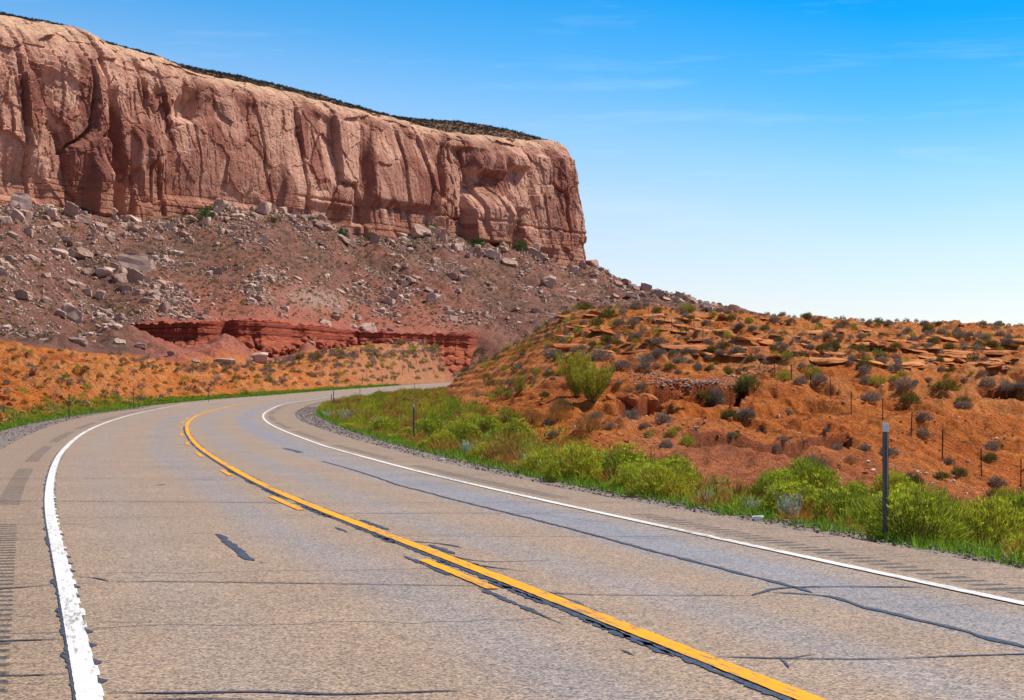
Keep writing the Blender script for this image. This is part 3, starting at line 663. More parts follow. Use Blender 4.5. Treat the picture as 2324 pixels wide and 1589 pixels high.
# ------------------------------------------------------------------ rocks
import bmesh
def rock_arrays(sub, seed, asp=(1, 1, 1), cuts=9, soft=.0):
    r_ = np.random.default_rng(seed); bm = bmesh.new(); bmesh.ops.create_icosphere(bm, subdivisions=sub, radius=1)
    bm.verts.ensure_lookup_table(); V = np.array([v.co[:] for v in bm.verts]); Fc = np.array([[v.index for v in f.verts] for f in bm.faces]); bm.free()
    for k in range(cuts+5):
        n = r_.normal(size=3)*.22+np.sign(r_.normal())*np.eye(3)[k % 3] if k < 7 and not soft else r_.normal(size=3); n /= np.linalg.norm(n); c = r_.uniform(.40, .62) if k < 7 else r_.uniform(.55, .85); e = V@n-c; V = V-np.where(e > 0, e, 0)[:, None]*n*(1-soft)
    V = V+.02*r_.normal(size=V.shape); V /= (V.max(0)-V.min(0))/1.0; V -= (V.max(0)+V.min(0))/2; V *= np.array(asp); return V, Fc
def rockm(name, mat, sub, seed, asp, cuts=9, soft=0, smooth_shade=False):
    V, Fc = rock_arrays(sub, seed, asp, cuts, soft); return mesh_np(name, V, Fc, mat, smooth_shade, nper=3)
ASP = [(1, .8, .68), (1, .7, .42), (1, .9, .8), (1, .6, .34), (.9, .8, 1.0), (1, .75, .52), (1, .5, .7), (1, .8, .3)]
RK = [rockm('boulder', M_boulder, 3, 100+i, ASP[i % 8], 10+i % 4) for i in range(16)]
RR_ = [rockm('red_boulder', M_redrock, 3, 300+i, (1, .9, .75), 7, .45, True) for i in range(6)]
# wording helper: one look phrase + where it stands; ordinals within a neighbourhood keep every label apart
ORD = ['leftmost', 'second', 'third', 'fourth', 'fifth', 'sixth', 'seventh', 'eighth', 'ninth', 'tenth', 'eleventh', 'twelfth', 'thirteenth', 'fourteenth', 'fifteenth', 'sixteenth', 'seventeenth', 'eighteenth', 'nineteenth', 'twentieth', 'twenty-first', 'twenty-second', 'twenty-third', 'twenty-fourth', 'twenty-fifth', 'twenty-sixth', 'twenty-seventh', 'twenty-eighth', 'twenty-ninth', 'thirtieth', 'thirty-first', 'thirty-second', 'thirty-third', 'thirty-fourth', 'thirty-fifth', 'thirty-sixth']
REG = []
def reg(o, look, px, py, cellf): REG.append((o, look, px, py, cellf))
def label_all():
    cells = {}
    for o, look, px, py, cf in REG: cells.setdefault((look, cf(px, py)), []).append((px, o))
    for (look, where), l in cells.items():
        l.sort(key=lambda a: a[0])
        for k, (px, o) in enumerate(l):
            if len(l) == 1: o['label'] = f'{look} {where}'
            else: o['label'] = f'{look} {where}, {ORD[min(k, 35)]}' + ('' if k == 0 else ' from left')
    for o, *_ in REG:
        ws = o['label'].split()
        for dropw in ('just', 'the', 'the', 'of', 'near'):
            if len(ws) > 16 and dropw in ws: ws.remove(dropw)
        o['label'] = ' '.join(ws[:16])
def pick(v, brk, names):
    for b_, n_ in zip(brk, names):
        if v < b_: return n_
    return names[-1]
def cell_talus(px, py):
    a = pick(px, [110, 230, 345, 480, 640, 800, 950, 1100, 1250, 1400, 9999], ['at the far left', 'left of the big boulder pile', 'around the big boulder pile', 'right of the boulder pile', 'above the layered ledge', 'over the middle of the ledge', 'below the dark green juniper', 'below the slab pinnacle', 'below the cliff nose', 'just right of the cliff nose', 'on the skyline ridge'])
    b_ = pick((py-pick(px, [400, 800, 1100, 9999], [470, 500, 540, 610]))/(330 if px < 900 else 220), [.12, .3, .48, .66, .84, 9], ['at cliff foot', 'on upper talus', 'on upper middle talus', 'on lower middle talus', 'on lower talus', 'at talus bottom'])
    return f'{b_} {a}'
def sizew(w): return 'huge' if w > 34 else 'large' if w > 20 else 'mid-sized' if w > 12 else 'small'
# traced boulders: (zoom window) x centre, foot y, width, height, tilt, variant
def tz(z, x, y): ox, oy, s = z; return (ox+x/s)/1.6523, (oy+y/s)/1.6523
Z1 = (0, 0, 1.8141); Z3 = (0, 700, 1.8141); Z2 = (1000, 300, 1.655); Z4 = (900, 1100, 2.324); Z5 = (1800, 1000, 2.2067); Z6 = (2600, 1100, 1.869)
tr_rocks = [(Z3,895,575,215,150,.1,2),(Z3,705,625,115,90,.2,0),(Z3,910,650,110,115,.3,4),(Z3,815,650,110,85,0,5),(Z3,812,600,85,60,0,1),(Z3,1012,575,75,70,0,2),(Z3,995,650,60,50,.2,0),(Z3,1112,860,92,80,0,2),
(Z3,850,720,90,60,.1,0),(Z3,1040,740,90,55,.0,5),(Z3,940,740,70,50,0,1),(Z3,1000,790,90,40,.1,7),(Z3,775,590,60,90,.1,4),(Z3,470,900,150,120,.55,1),(Z3,565,490,110,85,.35,5),(Z3,800,975,150,45,.45,3),(Z3,150,780,110,75,.1,0),(Z3,300,800,90,60,.5,3),
(Z3,130,145,130,120,.1,2),(Z3,470,120,100,70,.2,4),(Z3,480,200,90,110,.2,4),(Z3,462,60,75,140,-.2,4),(Z3,340,215,80,70,0,0),(Z3,180,250,60,90,.1,4),(Z3,190,330,60,60,.2,0),(Z3,30,245,80,60,.3,5),(Z3,640,340,50,70,.4,6),(Z3,730,365,85,50,.5,3),
(Z3,680,290,80,55,.2,5),(Z3,1155,295,60,70,.4,6),(Z3,520,1080,120,45,.2,7),(Z3,600,1030,60,40,0,0),(Z3,810,1080,70,50,.1,5),(Z3,950,1100,70,40,0,1),(Z3,1160,1165,55,40,.1,0),(Z3,1500,320,60,40,.1,2),(Z3,1400,870,40,40,.3,0),
(Z3,1145,680,60,50,.5,5),(Z3,1700,810,40,30,.2,2),(Z3,1850,810,45,35,.5,5),(Z3,1770,715,55,45,.2,0),(Z3,2205,940,90,40,.5,1),(Z3,2285,905,55,60,.2,4),(Z3,1720,210,110,45,.35,3),(Z3,2190,290,120,60,.5,1),(Z3,1790,180,110,85,.1,2),(Z3,1500,160,90,80,.3,6),(Z3,1480,110,60,60,.5,6),
(Z3,1755,1200,120,70,0,0),(Z3,1520,1200,130,35,.05,7),(Z3,1330,1200,50,35,.2,5),(Z3,1810,1205,90,28,0,7),(Z3,390,470,110,60,.4,3),(Z3,210,500,110,40,.5,3),(Z3,590,740,60,50,.1,0),(Z3,530,690,90,45,.45,3),(Z3,230,1030,90,45,.2,2),(Z3,410,900,70,45,.3,1),
(Z2,955,985,120,100,.3,5),(Z2,1035,960,80,60,.2,1),(Z2,1085,1005,60,60,.1,0),(Z2,1185,1065,80,70,.35,5),(Z2,1310,1100,60,90,.6,6),(Z2,1405,1110,90,70,.35,1),(Z2,1505,1160,90,55,.2,5),(Z2,1670,1110,130,60,.55,1),(Z2,1830,1110,215,95,.75,1),(Z2,1745,1285,95,85,.1,0),
(Z2,835,980,110,50,.5,3),(Z2,850,1010,70,60,.6,3),(Z2,340,930,120,50,.5,3),(Z2,460,990,110,35,.5,3),(Z2,665,950,60,90,.1,4),(Z2,1050,1145,60,55,.5,5),(Z2,1150,1240,75,50,.1,0),(Z2,1215,1250,60,60,.5,5),(Z2,1035,1380,80,70,.2,6),(Z2,1080,1370,60,60,.2,5),(Z2,1245,1210,45,40,.1,2),
(Z2,2030,1160,90,55,.1,5),(Z2,1960,1170,50,40,.2,0),(Z2,2040,1210,70,45,.5,3),(Z2,2180,1280,60,45,.2,5),(Z2,2240,1310,50,50,.1,6),(Z2,1760,1480,70,40,.1,2),(Z2,1790,1505,80,40,.1,2),(Z2,1670,1450,60,35,.1,0),(Z2,550,1490,60,40,.2,2),(Z2,360,1525,80,40,.5,1),(Z2,630,1570,90,75,.2,5),
(Z5,1375,200,85,70,.1,4),(Z5,1465,240,115,50,.1,7),(Z5,1215,200,65,50,.1,5),(Z5,1150,165,60,45,.3,1),(Z5,1290,200,60,45,.4,5),(Z5,1560,250,65,40,.1,0),(Z5,1650,265,70,70,.2,4),(Z5,1780,305,80,45,.2,5),(Z5,1868,335,62,62,0,2),(Z5,1250,265,100,50,.1,1),(Z5,1540,285,80,40,.2,5),(Z5,1610,275,70,35,0,1),(Z5,1990,370,60,30,.1,0),(Z5,1330,250,70,50,.2,0),(Z5,1120,265,60,40,.3,5),(Z5,960,90,80,60,.5,3),(Z5,1010,60,60,50,.4,6),(Z5,1070,120,50,35,.3,0),
(Z4,735,275,110,55,.5,1),(Z4,830,230,60,60,.1,0),(Z4,1000,225,85,50,.2,2),(Z4,1100,340,110,90,.1,5),(Z4,975,300,80,40,.2,1),(Z4,1310,335,60,35,.4,1),(Z4,1245,345,40,45,.1,4),(Z4,160,590,150,80,0,0),(Z4,230,615,110,35,0,7),(Z4,75,600,60,35,.1,5)]
bold = []
for k, (zz, x, y, w, h, tilt, var) in enumerate(tr_rocks):
    px, py = tz(zz, x, y); hz = hit(px, py, 220 if px < 1100 else 420)
    if hz is None: hz = hit(px, py+25, 400)
    if hz is None: continue
    X, Y, z = hz; s = zz[2]*1.6523/1.18; wm = w/s*Y/F; hmz = h/s*Y/F
    hm_ = wm*ASP[var % 8][2]; bold.append((X, Y+wm*.25, z+.0, wm, hmz/max(hm_, .01), tilt, var+(8 if k % 2 else 0), w/s))
for X, Y, z, wm, zs, tilt, var, wpx in bold:
    zs = min(max(zs, .6), 1.8); o = link('boulder', RK[var], None, (X, Y, z+.20*wm*ASP[var % 8][2]*zs), (random.uniform(-.1, .1), tilt*.9, random.uniform(0, .5)), (wm, wm, wm*zs))
    px, py = scr(X, Y, z); tag(o, None, 'boulder', 'boulders fallen on the talus slope'); reg(o, sizew(wpx)+' pale boulder', px, py, cell_talus)
# scattered talus blocks
nsc = 44000; cu = rng.uniform(-60, 1640, nsc); cv = rng.uniform(0, 1, nsc)**.9; Yf = np.interp(cu, [-900, 0, 200, 280, 600, 800, 950, 1100, 3000], [300, 290, 330, 478, 505, 560, 585, 596, 600]); Yc = np.minimum(YL(cu), 838)
Yq = Yf+(Yc-1-Yf)*cv; Xq = (cu-CX)*Yq/F; dens = .14+1.5*smooth(.02, .25, fbm(Xq/16, Yq/30, 41, 4))+.55*smooth(.75, .98, cv)+.35*(1-smooth(0, 480, cu))
dens *= 1-.8*smooth(0, 1, 1-np.hypot((cu-700)/150, (cv-.12)/.22)); keep = rng.uniform(0, 1.5, nsc) < dens
Xq, Yq, cv = Xq[keep], Yq[keep], cv[keep]; zq = gz(Xq, Yq); sz = .38*rng.pareto(2.4, len(Xq))+.38; sz = np.minimum(sz, 3.2)*(1+.4*(cv > .85)); wpx = sz*F/Yq
order = np.argsort(-wpx); n_ind = 300-len(bold); print('rocks', len(Xq), 'traced', len(bold))
for i in order[:n_ind]:
    v = int(rng.integers(0, 16)); h = .18*sz[i]*ASP[v % 8][2]
    o = link('boulder', RK[v], None, (Xq[i], Yq[i], zq[i]+h), (rng.uniform(-.3, .3), rng.uniform(-.1, .6), rng.uniform(-.4, .6)), sz[i])
    px, py = scr(Xq[i], Yq[i], zq[i]); tag(o, None, 'boulder', 'boulders fallen on the talus slope'); reg(o, sizew(wpx[i])+' pale boulder', px, py, cell_talus)
def merge(name, mat, protos, X, Y, Zv, S, flatrot=.3, sink=.14, smooth_shade=False):
    Vs, Fs, b = [], [], 0
    for i in range(len(X)):
        V, Fc = protos[i % len(protos)]; a = rng.uniform(0, 6.28); c, s_ = math.cos(a), math.sin(a); tl = rng.uniform(-flatrot, flatrot)
        W = V*S[i]; W = np.stack([W[:, 0]*c-W[:, 1]*s_, W[:, 0]*s_+W[:, 1]*c, W[:, 2]+W[:, 0]*tl], 1)+(X[i], Y[i], Zv[i]+sink*S[i]); Vs.append(W); Fs.append(Fc+b); b += len(V)
    return link(name, mesh_np(name, np.concatenate(Vs), np.concatenate(Fs), mat, smooth_shade, nper=protos[0][1].shape[1]))
SM = [rock_arrays(1, 500+i, ASP[i % 8], 6) for i in range(10)]
r_ = order[n_ind:]; o = merge('talus_rubble', M_boulder, SM, Xq[r_], Yq[r_], zq[r_], sz[r_]); tag(o, 'small pale rubble scattered all over the talus slope', 'rubble', kind='stuff')
# red rounded rocks below the ledge
for k in range(75):
    px = random.choice([random.uniform(355, 475), random.uniform(560, 900), random.uniform(560, 900)]); i = int(np.interp(px, lpx, np.arange(len(lpx)))); top_ = VL[i, nv-1]; s_ = random.uniform(1.0, 2.8); fr_ = random.uniform(0, 1)
    y = float(lY0[i])-4.5-random.uniform(0, 4); X = (px-CX)*y/F; z = max(float(gz(X, y)), 0)+random.uniform(.1, .5)+(4.5-(lY0[i]-4.5-y))*.3
    o = link('red_boulder', RR_[k % 6], None, (X, y, z+.2*s_), (random.uniform(-.3, .3), random.uniform(-.3, .3), random.uniform(0, 6)), s_)
    sx, sy = scr(X, y, z); tag(o, None, 'boulder', 'rounded red rocks below the ledge'); reg(o, 'rounded red rock', sx, sy, lambda a, b_: 'below the layered ledge '+pick(a, [415, 600, 660, 720, 780, 840, 9999], ['left of the rubble cone', 'beside the rubble cone', 'above the grey boulder', 'right of the grey boulder', 'at its middle', 'where it turns low', 'at its right part']))
# ------------------------------------------------------------------ plants
def blades(P_, D, ln, wd):
    """thin triangles: base points P_, directions D"""
    n = len(P_); D = D/np.linalg.norm(D, axis=1)[:, None]; r_ = rng.normal(size=(n, 3)); W = np.cross(D, r_); W /= np.linalg.norm(W, axis=1)[:, None]+1e-9
    ln = np.broadcast_to(ln, n)[:, None]; wd = np.broadcast_to(wd, n)[:, None]
    V = np.stack([P_-W*wd*.5, P_+W*wd*.5, P_+D*ln], 1).reshape(-1, 3); return V, np.arange(3*n).reshape(-1, 3)
def dome_pts(n, r0=.25, squash=.75, lump=5, seed=0, p=.45):
    r_ = np.random.default_rng(seed); a = r_.uniform(0, 2*np.pi, n); cz = r_.uniform(-.05, 1, n); rr = np.sqrt(np.clip(1-cz**2, 0, 1)); D = np.stack([rr*np.cos(a), rr*np.sin(a), cz], 1)
    L_ = r_.normal(size=(lump, 3)); L_[:, 2] = abs(L_[:, 2]); L_ /= np.linalg.norm(L_, axis=1)[:, None]
    bump_ = (np.clip(D@L_.T, 0, 1)**7).max(1); rad = (.33+.17*bump_)*(r0+(1-r0)*r_.uniform(0, 1, n)**p); Q = D*rad[:, None]; Q[:, 2] = Q[:, 2]*squash*1.6+.03; return Q, D
def sage_mesh(name, mat, n, seed, ln=.11, wd=.018, squash=.72, up=.5):
    Q, D = dome_pts(n, .2, squash, 6, seed); V, Fc = blades(Q, D+np.array([0, 0, up])+rng.normal(size=D.shape)*.45, rng.uniform(.6, 1.3, n)*ln, wd); return mesh_np(name, V, Fc, mat, False, nper=3)
def stems_mesh(name, mat, n, hgt, spread, wd, seed=0):
    r_ = np.random.default_rng(seed); a = r_.uniform(0, 6.28, n); s = r_.uniform(0, 1, n)**.7*spread; D = np.stack([np.cos(a)*s, np.sin(a)*s, np.full(n, hgt)*r_.uniform(.7, 1, n)], 1)
    B = np.stack([np.cos(a)*s*.12, np.sin(a)*s*.12, np.zeros(n)-.02], 1); M = B+D*.55+np.stack([np.cos(a)*s*.12, np.sin(a)*s*.12, 0*a], 1); E_ = B+D
    v1, f1_ = blades(B, M-B, np.linalg.norm(M-B, axis=1)*1.25, wd); v2, f2_ = blades(M, E_-M, np.linalg.norm(E_-M, axis=1), wd*.6); return mesh_np(name, np.concatenate([v1, v2]), np.concatenate([f1_, f2_+len(v1)]), mat, False, nper=3), B, E_
class Plant:
    """prototype: a list of (part name, mesh); place() makes the thing and its parts"""
    def __init__(s, name, cat, parts): s.name, s.cat, s.parts = name, cat, parts
    def place(s, X, Y, z, sc, group, rot=None):
        rot = random.uniform(0, 6.28) if rot is None else rot
        if len(s.parts) == 1: o = link(s.name, s.parts[0][1], None, (X, Y, z), (0, 0, rot), sc)
        else:
            o = link(s.name, None, None, (X, Y, z), (0, 0, rot), sc)
            for n_, m_ in s.parts: link(n_, m_, o)
        tag(o, None, s.cat, group); return o
def rabbit(seed, green=M_rabbit, n=3600, bud=True):
    st, B, E_ = stems_mesh('stems', M_stem, 110, .62, .40, .010, seed)
    Q, D = dome_pts(n, .30, .70, 9, seed, .4); V, Fc = blades(Q, D*1.0+np.array([0, 0, .55])+rng.normal(size=D.shape)*.4, rng.uniform(.035, .09, n), .013)
    pr = [('stems', st), ('foliage', mesh_np('foliage', V, Fc, green, False, nper=3))]
    if bud:
        Q, D = dome_pts(150, .95, .72, 9, seed, 1); k = Q[:, 2] > .18; Q = Q[k]; Q = np.repeat(Q, 10, 0)+rng.normal(size=(len(Q)*10, 3))*(.018, .018, .008)
        V, Fc = blades(Q, np.array([0, 0, 1.])+rng.normal(size=Q.shape)*.6, .028, .020); fm = pr[1][1]; v0 = np.empty(len(fm.vertices)*3, np.float32); fm.vertices.foreach_get('co', v0); v0 = v0.reshape(-1, 3); nb_ = len(v0); me = mesh_np('foliage', np.concatenate([v0, V]), np.arange(nb_+len(V)), green, False, nper=3); me.materials.append(M_budtop); mi = np.zeros((nb_+len(V))//3, np.int32); mi[nb_//3:] = 1; me.polygons.foreach_set('material_index', mi); pr[1] = ('foliage', me)
    return Plant('rabbitbrush', 'shrub', pr)
RB = [rabbit(40+i) for i in range(6)]
RB_far = [Plant('rabbitbrush', 'shrub', [('foliage', sage_mesh('foliage', M_rabbit, 520, 60+i, .12, .022, .72, .9))]) for i in range(4)]
ST = [Plant('dry_shrub', 'shrub', [('stems', stems_mesh('stems', M_stem, 60, .6, .4, .01, 70+i)[0]), ('foliage', sage_mesh('foliage', M_straw, 1300, 75+i, .12, .010, .75, 1.1))]) for i in range(3)]
SG = [Plant('sagebrush', 'shrub', [('stems', stems_mesh('stems', M_stem, 36, .45, .42, .018, 80+i)[0]), ('foliage', sage_mesh('foliage', M_sage, 900, 80+i, .13, .024, .62, .25))]) for i in range(5)]
YG = [Plant('snakeweed', 'shrub', [('stems', stems_mesh('stems', M_sage, 40, .4, .42, .016, 90+i)[0]), ('foliage', sage_mesh('foliage', M_rabbit2, 900, 90+i, .13, .022, .68, .7))]) for i in range(4)]
DK = [Plant('green_desert_shrub', 'shrub', [('stems', stems_mesh('stems', M_stem, 30, .45, .4, .016, 95+i)[0]), ('foliage', sage_mesh('foliage', M_dark, 900, 95+i, .15, .022, .6, .8))]) for i in range(4)]
SG1 = [Plant('sagebrush', 'shrub', [('foliage', sage_mesh('foliage', M_sage, 170, 180+i, .2, .05, .62, .25))]) for i in range(4)]
DK1 = [Plant('green_desert_shrub', 'shrub', [('foliage', sage_mesh('foliage', M_dark, 170, 195+i, .2, .05, .6, .6))]) for i in range(3)]
YG1 = [Plant('snakeweed', 'shrub', [('foliage', sage_mesh('foliage', M_rabbit2, 170, 190+i, .2, .05, .65, .6))]) for i in range(3)]
def silver(seed):
    st, B, E_ = stems_mesh('stems', M_silver, 34, .75, .38, .02, seed); n = 620; k = rng.integers(0, 34, n); t_ = rng.uniform(.25, 1, n)[:, None]; Q = B[k]+(E_[k]-B[k])*t_
    V, Fc = blades(Q, rng.normal(size=(n, 3))+(0, 0, .8), .085, .018); return Plant('silver_sage', 'plant', [('stems', st), ('foliage', mesh_np('foliage', V, Fc, M_silver, False, nper=3))])
SV = [silver(i) for i in range(3)]
def flower(seed):
    st, B, E_ = stems_mesh('stems', M_grass, 60, .8, .5, .012, seed); n = 60*8; Q = np.repeat(E_, 8, 0)+rng.normal(size=(n, 3))*.02; V, Fc = blades(Q, rng.normal(size=(n, 3))+(0, 0, .5), .04, .035)
    n2_ = 400; k = rng.integers(0, 60, n2_); Q2 = B[k]+(E_[k]-B[k])*rng.uniform(.1, .8, n2_)[:, None]; V2, F2 = blades(Q2, rng.normal(size=(n2_, 3))+(0, 0, .6), .09, .014)
    return Plant('yellow_wildflower', 'plant', [('stems', st), ('foliage', mesh_np('foliage', V2, F2, M_grass, False, nper=3)), ('flowers', mesh_np('flowers', V, Fc, M_flower, False, nper=3))])
FL = [flower(i) for i in range(2)]
def tall(seed, n=3000, k_=46, hgt=1.0, spread=.42, mat=M_rabbit2):
    r0 = np.random.default_rng(seed); st, B, E_ = stems_mesh('stems', M_stem, k_, hgt, spread, .014, seed); k = r0.integers(0, k_, n); t_ = r0.uniform(.12, 1.02, n)[:, None]**.8
    Q = B[k]+(E_[k]-B[k])*t_+r0.normal(size=(n, 3))*.030; V, Fc = blades(Q, r0.normal(size=(n, 3))*.5+(0, 0, .9)+(E_[k]-B[k])*.5, r0.uniform(.03, .08, n), .018)
    return [('stems', st), ('foliage', mesh_np('foliage', V, Fc, mat, False, nper=3))]

# --- where things are, in words
def cell_hill(px, py):
    a = pick(px, [1110, 1180, 1260, 1400, 1500, 1600, 1700, 1800, 1900, 2000, 2080, 2160, 2240, 9999], ['beside the far road bend', 'on the left shoulder of the hill', 'left of the tall bush', 'around the tall bush', 'over the block of the gully', 'above the red gully wall', 'right of the gully wall', 'near the hill middle', 'left of the near delineator', 'above the near delineator', 'just right of the near delineator', 'towards the right edge', 'near the right edge', 'at the right edge'])
    b_ = pick(py, [722, 745, 770, 800, 835, 880, 930, 985, 1050, 9999], ['on the crest', 'under the crest', 'on the upper slope', 'on the upper terrace', 'on the middle terrace', 'on the middle slope', 'on the lower slope', 'near the slope foot', 'above the green verge', 'behind the green verge'])
    return f'{b_} {a}'
def cell_left(px, py):
    a = pick(px, [80, 160, 240, 330, 420, 520, 640, 760, 880, 9999], ['at the far left', 'near the first left post', 'right of the first left post', 'by the second left post', 'past the second left post', 'by the red-topped post', 'on the left end of the mound', 'on the mound slope', 'in the mound middle', 'on the right of the mound'])
    b_ = pick(py, [800, 820, 840, 860, 880, 910, 9999], ['on the top', 'high up', 'on the upper part', 'halfway up', 'low down', 'near the foot', 'at the verge'])
    return f'{b_} {a}'
def put(lst, px, py, wpx, look, cellf, group, hs=1.0, ymin=18, sink=.03):
    h = hit(px, py, ymin)
    if h is None: return None
    X, Y, z = h; w = wpx*Y/F; o = random.choice(lst).place(X, Y, z-sink*w, (w, w, w*hs), group); reg(o, look, px, py, cellf); return o
gtop0 = lambda px: np.interp(px, [1010, 1050, 1120, 1180, 1260, 1400, 1530, 1600, 1700, 1880, 2050, 2200, 2324], [860, 900, 935, 975, 1010, 1025, 1050, 1080, 1092, 1102, 1118, 1140, 1160])
# right hill, traced: window, x, foot y, width, kind
tr_sh = [(Z5,x,y,w,k) for x,y,w,k in [(870,355,120,'d'),(1060,425,140,'d'),(965,490,120,'d'),(1150,520,110,'g'),(1270,490,120,'g'),(1180,385,80,'g'),(910,425,60,'g'),(855,480,70,'g'),(1290,355,110,'g'),(1460,390,80,'d'),(1500,480,70,'d'),(1530,425,50,'g'),(1710,370,130,'y'),(1690,395,60,'g'),(1870,375,70,'g'),(1930,435,70,'y'),(2080,455,90,'d'),(2225,470,70,'y'),(2040,390,70,'g'),(2000,420,60,'g'),(2150,505,70,'g'),
(1870,490,80,'g'),(1700,460,80,'g'),(1750,485,60,'d'),(720,560,60,'g'),(800,550,80,'g'),(760,525,60,'g'),(970,560,90,'d'),(1290,620,100,'g'),(1045,640,100,'d'),(1140,650,90,'d'),(1480,650,110,'g'),(1545,635,50,'g'),(1635,660,70,'g'),(1720,615,40,'g'),(1885,640,80,'g'),(2050,600,80,'y'),(2260,550,60,'g'),(695,640,80,'g'),(930,660,80,'d'),(845,690,80,'g'),(590,730,90,'g'),(550,690,40,'g'),(450,670,50,'g'),(350,750,50,'g'),(725,700,60,'g'),(785,705,70,'g'),(985,700,70,'y'),(1055,705,90,'g'),(1120,710,70,'d'),(1240,715,60,'d'),(1385,645,60,'d'),(1480,735,120,'g'),(1600,740,90,'g'),(1460,775,90,'g'),(1700,720,100,'g'),(1770,745,80,'g'),(1660,800,130,'g'),(1740,805,60,'g'),(1880,770,70,'g'),(1990,775,110,'g'),(2120,750,130,'g'),(1940,715,90,'d'),(2030,700,90,'d'),(2240,790,90,'d'),(2100,790,50,'g'),(2170,790,50,'g'),
(620,770,160,'g'),(870,740,70,'g'),(1000,780,200,'g'),(1170,840,150,'g'),(1370,800,150,'g'),(1350,870,110,'g'),(1470,850,50,'g'),(1570,870,100,'d'),(1640,890,60,'g'),(1720,895,40,'g'),(1800,860,90,'g'),(1890,880,60,'d'),(1910,845,50,'y'),(1960,810,40,'d'),(2060,895,90,'y'),(1385,890,60,'d'),
(280,860,75,'y'),(205,860,70,'y'),(60,930,60,'y'),(470,895,90,'y'),(570,910,110,'d'),(680,895,110,'y'),(600,940,50,'g'),(180,1060,130,'y'),(240,1085,90,'y'),(540,1080,90,'d'),(430,1000,40,'y'),(30,1210,90,'y'),(245,1290,190,'y'),(570,1325,120,'g'),(670,1190,160,'d'),(455,1240,0,'s'),(960,1250,110,'g'),(1250,1260,140,'g'),(1060,975,60,'g'),(1150,985,60,'g'),(1240,1040,60,'g'),(1340,1020,90,'g'),(1320,1060,50,'g'),(430,1300,180,'s'),(650,1270,230,'s'),(900,1390,260,'s'),(600,1440,90,'g'),(1080,1330,80,'g'),(1520,1290,150,'g'),(1590,1400,110,'y'),(1640,1360,70,'y'),(1390,1420,90,'y'),(1360,1345,90,'g'),(1540,1500,130,'g'),(1720,1500,140,'y'),(1800,1135,0,'d'),(1930,1150,200,'g'),(1840,1140,130,'d'),(2200,1260,150,'g'),(2060,1260,130,'d'),(1640,1190,50,'d'),(1680,1185,40,'d'),(2210,960,130,'y'),(2210,1050,200,'d'),(1940,1050,0,'d'),(2080,1430,70,'g'),(2130,1420,60,'s'),(1320,700,40,'g'),(1040,1100,0,'g')] if w > 0]
